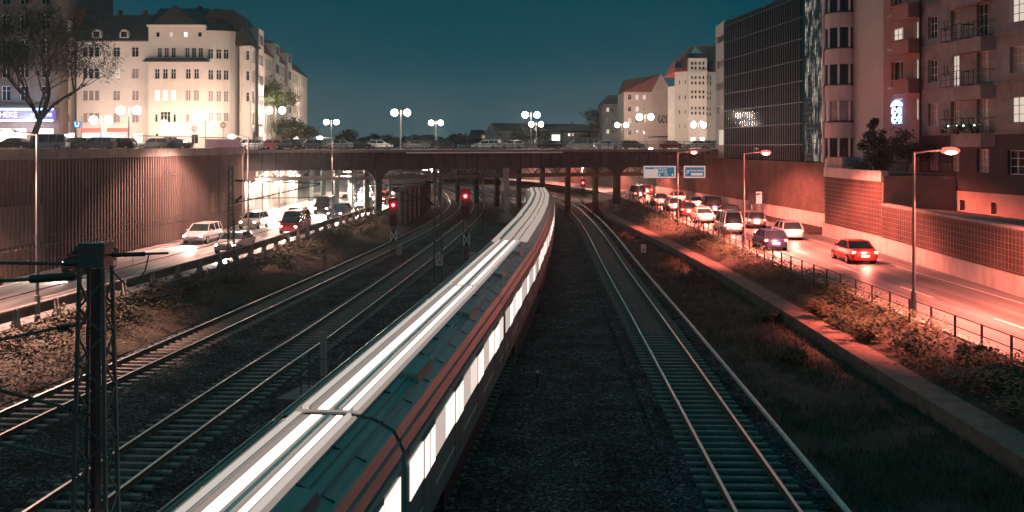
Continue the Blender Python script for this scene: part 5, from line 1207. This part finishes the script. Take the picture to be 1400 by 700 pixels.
signal(X(797, 140), 140, 0, Z(250, 140), 'red railway signal beyond the right end of the train, near the bridge columns')
r = thing('kilometre_plate', 'white plate reading 31 over 4 fixed to a lattice mast', 'sign', (-4.6, 62.6, 1.4))
z_ = Z(355, 62.6); x_ = X(600.5, 62.6); p = MB().box(x_-.23, x_+.23, 62.5, 62.55, z_-.36, z_+.36).build('plate', mat('dull_plate', (.5, .46, .42), .6), r)
q = MB(); put_text(q, '31', .42, (x_, 62.485, z_+.17), 0); put_text(q, '4', .42, (x_+.02, 62.485, z_-.17), 0); q.build('lettering', M['black'], p)
r = thing('track_sign', 'small white board with a 4 on a post in the right grass', 'sign', (9.75, 76, 0))
MB().tube((9.75, 76, -.1), (9.75, 76, 1.1), .03).build('post', M['dark'], r); p = MB().box(9.56, 9.94, 75.93, 75.97, .62, 1.22).build('plate', M['white'], r); q = MB(); put_text(q, '4', .36, (9.75, 75.915, .82), 0); q.build('lettering', M['black'], p)
r = thing('distance_post', 'short weathered red post on the left bank', 'post', (X(444, 72), 72, 0)); x = X(444, 72); MB().box(x-.13, x+.13, 71.9, 72.1, -.1, .75).build('post', mat('red_post', (.40, .17, .12), .8), r); MB().box(x-.15, x+.15, 71.87, 72.13, .75, .83).build('cap', M['conc'], r)
r = thing('marker_post', 'small dark stake with a white top in the ballast right of the train', 'post', (X(735, 37.5), 37.5, -.2)); x = X(735, 37.5); MB().tube((x, 37.5, -.3), (x, 37.5, .2), .035).build('stake', M['dark'], r); MB().tube((x, 37.5, .2), (x, 37.5, .28), .05).build('cap', M['white'], r)
# caged platform left of the train
r = thing('service_platform', 'small concrete service platform with railings and a grey post beside the train', 'platform', (-6.3, 33.5, -.2)); x, y = -6.35, 34.5
MB().prism([(x-1.4, y-.9), (x+.9, y-1.4), (x+1.1, y+.6), (x-.9, y+1.1)], -.35, .22).build('slab', M['concd'], r)
MB().box(x-.1, x+.1, y-.1, y+.1, .22, 2.25).build('post', M['conc'], r)
q = MB()
for dx_, dy_ in ((-.65, -.5), (.6, -.6), (.6, .5), (-.6, .6)):
    q.tube((x+dx_, y+dy_, .2), (x+dx_, y+dy_, 1.45), .025, 5)
cr_ = [(-.65, -.5), (.6, -.6), (.6, .5), (-.6, .6), (-.65, -.5)]
for z in (.85, 1.45):
    for k in range(4): q.tube((x+cr_[k][0], y+cr_[k][1], z), (x+cr_[k+1][0], y+cr_[k+1][1], z), .025, 5)
q.build('railing', M['steel'], r)
# road direction signs hung from the bridge
def road_sign(px0, px1, py0, py1, d, label, lines, partial=False):
    x0_, x1_, z1_, z0_ = X(px0, d), X(px1, d), Z(py0, d), Z(py1, d); r = thing('road_sign', label, 'road sign', ((x0_+x1_)/2, d, z0_))
    p = MB().box(x0_, x1_, d-.06, d, z0_, z1_).build('sign_panel', M['blue'], r)
    w = .14; q = MB()
    q.box(x0_-.02, x1_+.02, d-.09, d-.062, z1_-w, z1_+.02); q.box(x0_-.02, x1_+.02, d-.09, d-.062, z0_-.02, z0_+w); q.box(x0_-.02, x0_+w, d-.088, d-.064, z0_+w, z1_-w); q.box(x1_-w, x1_+.02, d-.088, d-.064, z0_+w, z1_-w)
    q.build('sign_border', M['signw'], p)
    q = MB()
    for s_, size, fx, fz in lines:
        put_text(q, s_, size, (x0_+(x1_-x0_)*fx, d-.085, z0_+(z1_-z0_)*fz), 0)
    q.build('lettering', M['signw'], p)
    for xx in (x0_+.5, x1_-.5): MB().tube((xx, d+.1, z0_+.2), (xx, d+.1, z1_+1.2), .05, 5).tube((xx, d+.1, z1_+1.1), (xx, d+3, z1_+1.2), .05, 5).build('hanger', M['dark'], r)
    return r, p, (x0_, x1_, z0_, z1_)
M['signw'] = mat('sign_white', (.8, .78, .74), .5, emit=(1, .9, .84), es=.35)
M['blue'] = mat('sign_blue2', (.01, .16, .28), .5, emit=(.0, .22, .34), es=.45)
ds = 123.3
r, p, (xa, xb, za, zb_) = road_sign(880, 923.5, 227, 243, ds, 'wide blue motorway sign reading Hamburg and Wedding with a pale left part', [('Hamburg', .42, .52, .76), ('Wedding', .42, .52, .52)])
q = MB().box(xa+.16, xa+(xb-xa)*.44, ds-.082, ds-.064, za+.15, za+(zb_-za)*.72); q.build('pale_patch', M['signw'], p)
q = MB()
for fx in (.50, .90): cx_ = xa+(xb-xa)*fx; q.box(cx_-.05, cx_+.05, ds-.085, ds-.065, za+.2, za+.5); q.hexa([(cx_-.16, ds-.085, za+.32), (cx_+.16, ds-.085, za+.32), (cx_+.16, ds-.065, za+.32), (cx_-.16, ds-.065, za+.32), (cx_-.16, ds-.085, za+.36), (cx_+.16, ds-.085, za+.36), (cx_+.16, ds-.065, za+.36), (cx_-.16, ds-.065, za+.36)])
put_text(q, '100', .32, (xa+(xb-xa)*.70, ds-.09, za+.36), 0); q.build('arrows_and_number', M['signw'], p)
r, p, (xa, xb, za, zb_) = road_sign(935, 964, 227, 243, ds+2.2, 'smaller blue exit sign reading Kaiserdamm with a slanting arrow', [('Kaiserdamm', .36, .62, .62)])
q = MB(); xm = xa+(xb-xa)*.17; zm = (za+zb_)/2; q.tube((xm-.14, ds+2.12, zm-.24), (xm+.1, ds+2.12, zm+.12), .045, 5); q.tube((xm+.12, ds+2.12, zm+.16), (xm-.12, ds+2.12, zm+.1), .04, 5); q.tube((xm+.12, ds+2.12, zm+.16), (xm+.12, ds+2.12, zm-.1), .04, 5); q.box(xa+(xb-xa)*.34, xa+(xb-xa)*.88, ds+2.115, ds+2.135, za+.28, za+.58); q.build('arrow_and_bar', M['signw'], p)
# small sign before the brick wall
d_ = 107; r = thing('truck_sign', 'white truck sign beside a dark back-turned panel before the brick wall', 'sign', (X(1037, d_), d_, ZR)); x = X(1037, d_)
MB().tube((x, d_, ZR-.1), (x, d_, Z(262, d_)), .05).build('post', M['pole'], r); p = MB().box(X(1033.5, d_), X(1041.5, d_), d_-.08, d_-.05, Z(278, d_), Z(262, d_)).build('sign_panel', M['signw'], r)
q = MB().box(x-.2, x+.2, d_-.1, d_-.082, Z(266, d_), Z(264.3, d_)).box(x-.24, x-.05, d_-.1, d_-.082, Z(267, d_), Z(265.6, d_)); put_text(q, '8', .22, (x, d_-.1, Z(269.5, d_)), 0); q.build('pictogram', M['black'], p)
r = thing('sign_back', 'dark blank back of a road sign left of the white truck sign', 'sign', (X(1028, d_), d_, ZR)); MB().box(X(1023, d_), X(1032.6, d_), d_-.05, d_, Z(279, d_), Z(262, d_)).build('panel', M['steel'], r); MB().tube((X(1028, d_), d_+.05, ZR-.1), (X(1028, d_), d_+.05, Z(262, d_)), .05).build('post', M['pole'], r)
# round signs on the street
for px, py, lb in ((305, 171, 'round no-entry style sign on a post before the rounded bay'), (266, 176, 'round dark-ringed street sign before the cream building'), (661, 187, 'round red street sign on the bridge near the middle')):
    d_ = 140 if px < 400 else 168; x = X(px, d_); z = Z(py, d_); r = thing('round_sign', lb, 'sign', (x, d_, ZD)); MB().tube((x, d_, ZD), (x, d_, z), .04).build('post', M['pole'], r)
    MB().tube((x, d_-.05, z), (x, d_-.08, z), .42, 16).build('disc', mat('sign_disc', (.35, .05, .04) if px != 266 else (.3, .3, .3), .5), r); MB().tube((x, d_-.085, z), (x, d_-.09, z), .28, 16).build('disc_centre', M['white'], r)
# lit poster panels on the bridge far side
for px, w, d_, lb in ((760, 11, 205, 'small lit white billboard beyond the bridge, right of the paired lamps'), (405, 7, 175, 'small lit white poster box near the low trees on the left')):
    x = X(px, d_); r = thing('billboard', lb, 'billboard', (x, d_, ZD)); z = Z(188, d_) if px == 760 else Z(191, d_)
    MB().box(x-w*d_/F/2, x+w*d_/F/2, d_-.1, d_, z-.6, z+.55).build('lit_panel', M['litb'], r); MB().tube((x, d_+.05, ZD), (x, d_+.05, z), .06).build('post', M['dark'], r)

# ------------------------------------------------------------------ vegetation
def leaves(mb, c, r, n, size, rnd, squash=.8, shell=.35):
    for _ in range(n):
        a = rnd.uniform(0, 2*math.pi); cz = rnd.uniform(-1, 1); rr_ = r*(rnd.random()**shell); s_ = math.sqrt(1-cz*cz)
        p = Vector((c[0]+rr_*s_*math.cos(a), c[1]+rr_*s_*math.sin(a), c[2]+rr_*cz*squash)); u = Vector((rnd.gauss(0, 1), rnd.gauss(0, 1), rnd.gauss(0, 1))).normalized(); v = u.orthogonal().normalized(); sz = size*rnd.uniform(.6, 1.3)
        mb.face([p-u*sz, p+v*sz*.45, p+u*sz, p-v*sz*.45])
def tree(label, x, y, z, h, cr_r, lm, nleaf, lsize, seed, name='street_tree', dens=1., trunk_r=.2, sparse=False, cat='tree', grp=None, levels=4, upr=(.15, .8), first=.40):
    rnd = random.Random(seed); r = thing(name, label, cat, (x, y, z), group=grp); tr = MB(); ends = []
    def br(p, dirv, L, rad, lv):
        q = p; dv = dirv.copy(); pts = [p]
        for k in range(4):
            dv = (dv+Vector((rnd.gauss(0, .13), rnd.gauss(0, .13), rnd.gauss(0, .08)+.03))).normalized(); q = q+dv*L/4; pts.append(q)
        tr.path(pts, rad, 6 if lv < 2 else 4, rad*.55)
        if lv >= levels-1: ends.extend(pts[1:]); return
        if lv >= levels-2: ends.append(pts[-1])
        nb = rnd.choice((3, 4)) if lv else 5
        for k in range(nb):
            a = 2*math.pi*(k+rnd.random()*.6)/nb; up = rnd.uniform(*upr); nd = (dv*up+Vector((math.cos(a), math.sin(a), rnd.uniform(-.1, .5)))*(1-up*.4)).normalized()
            br(pts[rnd.choice((3, 4)) if lv else rnd.choice((2, 3, 4))], nd, L*rnd.uniform(.58, .8), rad*.5, lv+1)
    br(Vector((x, y, z)), Vector((0, 0, 1)), h*first, trunk_r, 0)
    tr.build('trunk', M['bark'], r)
    lf = MB(); per = max(2, int(nleaf/max(1, len(ends))))
    for e_ in ends: leaves(lf, e_, cr_r, per, lsize, rnd, .8, .5)
    if lf.v: lf.build('crown', lm, r)
    return r
tree('big dark half-bare tree before the neon shop at the left edge', X(43, 108), 108, ZD, 21, 1.1, M['leaf'], 17000, .12, 8, trunk_r=.40, levels=6, upr=(.45, 1.25), first=.31)
tree('tall leafy green tree lit by the lamp beside the cream building', X(360, 166), 166, ZD, 14.5, 1.5, M['leaf2'], 9000, .26, 5, trunk_r=.3)
for i, (px, d_, h_, lb) in enumerate(((398, 172, 6.0, 'low round tree right of the tall leafy tree, at the street'), (415, 186, 6.5, 'low round tree at the left end of the bridge street'), (386, 182, 6.5, 'low tree just behind the double lamp on the left'))):
    tree(lb, X(px, d_), d_, ZD, h_, 1.2, M['leaf'], 2600, .22, 11+i, name='small_tree', trunk_r=.18)
tree('small round green tree before the pale row house', X(712, 300), 300, ZD, 6.5, 1.4, M['leaf2'], 1600, .35, 21, name='small_tree')
tree('small dark tree beside the lit billboard', X(737, 302), 302, ZD, 7, 1.4, M['leaf'], 1600, .35, 22, name='small_tree')
tree('dark rounded bush-like tree right of the pink flat-roofed house', X(800, 295), 295, ZD, 4.5, 1.5, M['leaf'], 1600, .35, 23, name='small_tree')
tree('dark tree left of the dim apartment house', X(816, 275), 275, ZD, 13, 1.8, M['leaf'], 2400, .4, 24, name='dark_tree')
tree('cone-like dark tree near the left end of the far horizon', X(474, 330), 330, ZD, 7, 1.6, M['leaf'], 1600, .4, 25, name='dark_tree')
for i, px in enumerate(range(500, 668, 13)):
    d_ = 380+(i*37) % 60; tree(f'dark horizon tree, {["leftmost","second","third","fourth","fifth","sixth","seventh","eighth","ninth","tenth","eleventh","twelfth","thirteenth"][i]} in the row left of the row house', X(px, d_), d_, ZD, 4.2+(i*7) % 4*.5+(1.0 if px > 600 else 0), 2.2, M['leaf'], 900, .6, 40+i, name='horizon_tree', levels=3, grp='far tree row')
for i, px in enumerate((778, 786, 805, 812)):
    d_ = 370; tree(f'dark treetop behind the far roofs, {["leftmost","second","third","rightmost"][i]} of the four', X(px, d_), d_, ZD, 8.5+i % 2*1.5, 1.8, M['leaf'], 900, .55, 60+i, name='horizon_tree', levels=3, grp='treetops behind the far roofs')
# terrace shrubs
r = thing('evergreen_shrub', 'dense dark evergreen shrub on the terrace beside the rounded bay', 'shrub', (X(1196, 78), 78, 6.5)); rnd = random.Random(71); lf = MB(); x = X(1196, 78)
MB().tube((x, 78, 6.4), (x, 78, 10.2), .07, 6, .02).build('trunk', M['bark'], r)
for k in range(60):
    t_ = rnd.random()**1.3; a = rnd.uniform(0, 6.28); q = 1.75*(1-t_)**.8*rnd.uniform(.3, 1); leaves(lf, (x+q*math.cos(a), 78+q*math.sin(a), 6.6+4.0*t_), .5*(1.1-t_*.5), 110, .10, rnd, .8, .5)
lf.build('foliage', M['leaf'], r)
tree('dark overhanging shrub below the neon window', X(1240, 76), 76, 6.5, 3.6, .55, M['leaf'], 2600, .12, 72, name='dark_shrub', cat='shrub', trunk_r=.07)
def bush(label, x, y, z, rad, h, lm, seed, n=900, ls=.075, name='bush', grp=None):
    rnd = random.Random(seed); r = thing(name, label, 'bush', (x, y, z), group=grp); lf = MB(); st_ = MB()
    for k in range(14):
        a = rnd.uniform(0, 2*math.pi); q = rad*rnd.random()**.5*.85; c = (x+q*math.cos(a), y+q*math.sin(a), z+h*rnd.uniform(.3, .85)*(1-.35*(q/rad)**2)); leaves(lf, c, rad*rnd.uniform(.25, .42), n//14, ls, rnd, .8, .45)
        st_.tube((x+q*.2*math.cos(a), y+q*.2*math.sin(a), z-.1), c, .014, 3)
    st_.build('stems', M['bark'], r); lf.build('foliage', lm, r)
def gz(d, x):   # rough ground height between tracks and roads
    if x > kerbL(d)+1.2: return .6
    if x > trackE(d)+2: return -.1
    return .2
for i, (px, py, rad, h, lm, lb) in enumerate((
    (948, 385, .95, .9, 'leafr', 'bush leaning on the low wall, farther of the two on the grass side'), (1050, 436, .8, .7, 'leaf2', 'bush against the low wall, middle of the right grass'),
    (1085, 492, .7, .6, 'leafr', 'pale-tipped bush on the right grass near the low wall'), (1145, 405, .7, .75, 'leaf2', 'rounded bush at the road fence in the shrub strip'),
    (1120, 428, .8, .7, 'leafr', 'bush in the shrub strip left of the nearest red lamp'), (1180, 458, .9, .7, 'leaf2', 'bush in the shrub strip just left of the nearest red lamp base'),
    (1250, 480, .9, .8, 'leaf2', 'bush in the shrub strip just right of the nearest red lamp base'), (1330, 500, .85, .85, 'leaf', 'dark bush at the fence near the right edge'),
    (1375, 530, .9, .8, 'leaf', 'darkest bush at the right edge of the shrub strip'), (1010, 352, .8, .6, 'leaf2', 'bush in the shrub strip below the second red lamp'),
    (955, 330, .9, .7, 'leafr', 'bush in the shrub strip before the third red lamp'), (870, 300, 1.1, .8, 'leafr', 'large pale bush near the bridge columns'),
    (152, 430, .9, 1.2, 'leaf2', 'bush just right of the near lattice mast on the bank'), (245, 395, .9, 1.0, 'leaf2', 'bush below the guard rail right of the near mast'),
    (335, 385, 1.0, .9, 'leafr', 'reddish bush beside the lattice mast on the bank'), (385, 365, 1.1, 1.0, 'leaf2', 'dense bush on the bank left of the red post'),
    (425, 345, 1.2, 1.2, 'leaf2', 'dense bush on the bank behind the red post'), (465, 330, 1.2, 1.2, 'leaf', 'dark bush beside the mast at the lit underpass'),
    (505, 320, 1.2, 1.1, 'leaf', 'dark bush nearest the left bridge pier'), (60, 480, .8, .8, 'leafr', 'dry bush on the bank left of the near mast'),
    (20, 500, .8, .8, 'leafr', 'dry bush on the bank at the left edge'), (1150, 440, .8, .65, 'leaf', 'dark low bush between the wall top and the shrub strip'))):
    z = .75 if (px > 900 and py < 540 and px*0+1 and i in (3, 4, 5, 6, 7, 8, 9, 10, 21)) else (0 if i in (0, 1, 2, 11) else .15)
    d_ = (H-z)*F/(py+2-HY); bush(lb, X(px, d_), d_, z-.05, rad, h, M[lm], 100+i, 1300, .075)
# uncountable undergrowth and grass
def cover(name, label, cat, m, gen, n, seed, w, hgt, clump=1, lean=.5):
    rnd = random.Random(seed); mb = MB(); k = 0
    while k < n:
        x, y, z, s_ = gen(rnd)
        if noise.noise((x*.45, y*.45, seed)) < -.18 and rnd.random() < .8: k += 1; continue
        for _ in range(clump):
            a = rnd.uniform(0, math.pi*2); q = Vector((x+rnd.gauss(0, .10), y+rnd.gauss(0, .10), z)); dv = Vector((math.cos(a)*lean*rnd.random(), math.sin(a)*lean*rnd.random(), 1))*hgt*s_*rnd.uniform(.5, 1.2); sd = Vector((-math.sin(a), math.cos(a), 0))*w*s_
            if cat == 'grass': mb.face([q-sd, q+sd, q+dv])
            else: c = q+dv; u = Vector((math.cos(a), math.sin(a), rnd.uniform(-.5, .5)))*w*s_*2; mb.face([c-u, c+sd*.8, c+u, c-sd*.8])
        k += 1
    return stuff(mb.build(name, m), label, cat)
def rd(rnd, a, b_): # more samples near the camera
    return 1/(1/b_+(1/a-1/b_)*rnd.random()**1.25) if a > 0 else rnd.uniform(a, b_)
def G1(rnd): d_ = rd(rnd, 18, 150); x = rnd.uniform(trackE(d_)+2.15, kerbL(d_)); t_ = (x-trackE(d_)-2)/(kerbL(d_)-trackE(d_)-2); return x, d_, -.25+.24*t_, 1+d_/120
cover('grass', 'dark reddish grass and weeds between the right track and the low wall', 'grass', M['grassm'], G1, 30000, 1, .016, .20, 1)
def G2(rnd): d_ = rd(rnd, 22, 140); t_ = rnd.random(); x = kerbL(d_)+1.35+(fenceR(d_)-kerbL(d_)-1.4)*t_; return x, d_, .5+.5*t_, (1+d_/90)*(1+.7*noise.noise((x*.7, d_*.7, 5)))
cover('undergrowth', 'low shrubs filling the raised strip beside the road fence', 'undergrowth', M['leaf2'], G2, 17000, 2, .03, .38, 2, .9)
def G3(rnd): d_ = rd(rnd, 22, 112); t_ = rnd.random(); x = guardL(d_)+.2+(trackA(d_)-1.9-guardL(d_))*t_; return x, d_, .6-.82*t_, (1+d_/80)*(1+.7*noise.noise((x*.6, d_*.6, 9)))*(1.25-.7*t_)
cover('undergrowth', 'tangled weeds and brambles on the left bank', 'undergrowth', M['leafr'], G3, 17000, 3, .032, .42, 2, .9)
def G5(rnd): d_ = rd(rnd, 22, 100); x = trackA(d_)+R.uniform(1.4, 3.3) if rnd.random() < .6 else trackE(d_)-rnd.uniform(2.3, 5.5); return x, d_, -.24, 1+d_/120
cover('grass', 'sparse weeds growing in the ballast between tracks', 'grass', M['grassm'], G5, 3500, 4, .012, .09, 1)
# stones on the ballast
rnd = random.Random(9); mb = MB()
for _ in range(9000):
    d_ = rd(rnd, 17, 75); x = rnd.uniform(trackC(d_)+1.5, trackE(d_)-1.3) if rnd.random() < .5 else rnd.uniform(trackA(d_)-1.6, trackC(d_)-1.5); s_ = rnd.uniform(.02, .045); p = Vector((x, d_, -.20+.05*noise.noise((x*.8, d_*.8, 1.3))))
    a = rnd.uniform(0, 6.28); u = Vector((math.cos(a), math.sin(a), 0))*s_; v = Vector((-math.sin(a), math.cos(a), 0))*s_*.7; t_ = p+Vector((0, 0, s_))
    mb.add([p-u, p+v, p+u, p-v, t_], [(0, 1, 4), (1, 2, 4), (2, 3, 4), (3, 0, 4)])
stuff(mb.build('ballast_stones', mat('stone_bits', (.06, .055, .05), .9, c2=(.16, .15, .14), sc=2)), 'loose ballast stones between the tracks', 'gravel')

# ------------------------------------------------------------------ air
HAZE = .00023
if HAZE:
    hz = MB().box(-130, 130, -60, 470, -1.6, 36).build('haze', None); hz['kind'] = 'stuff'
    m = bpy.data.materials.new('haze'); m.use_nodes = True; n_ = m.node_tree; n_.nodes.clear(); o_ = n_.nodes.new('ShaderNodeOutputMaterial'); v_ = n_.nodes.new('ShaderNodeVolumePrincipled')
    v_.inputs['Color'].default_value = (.9, .9, .9, 1); v_.inputs['Density'].default_value = HAZE; v_.inputs['Anisotropy'].default_value = .88
    n_.links.new(v_.outputs[0], o_.inputs['Volume']); hz.data.materials.clear(); hz.data.materials.append(m)
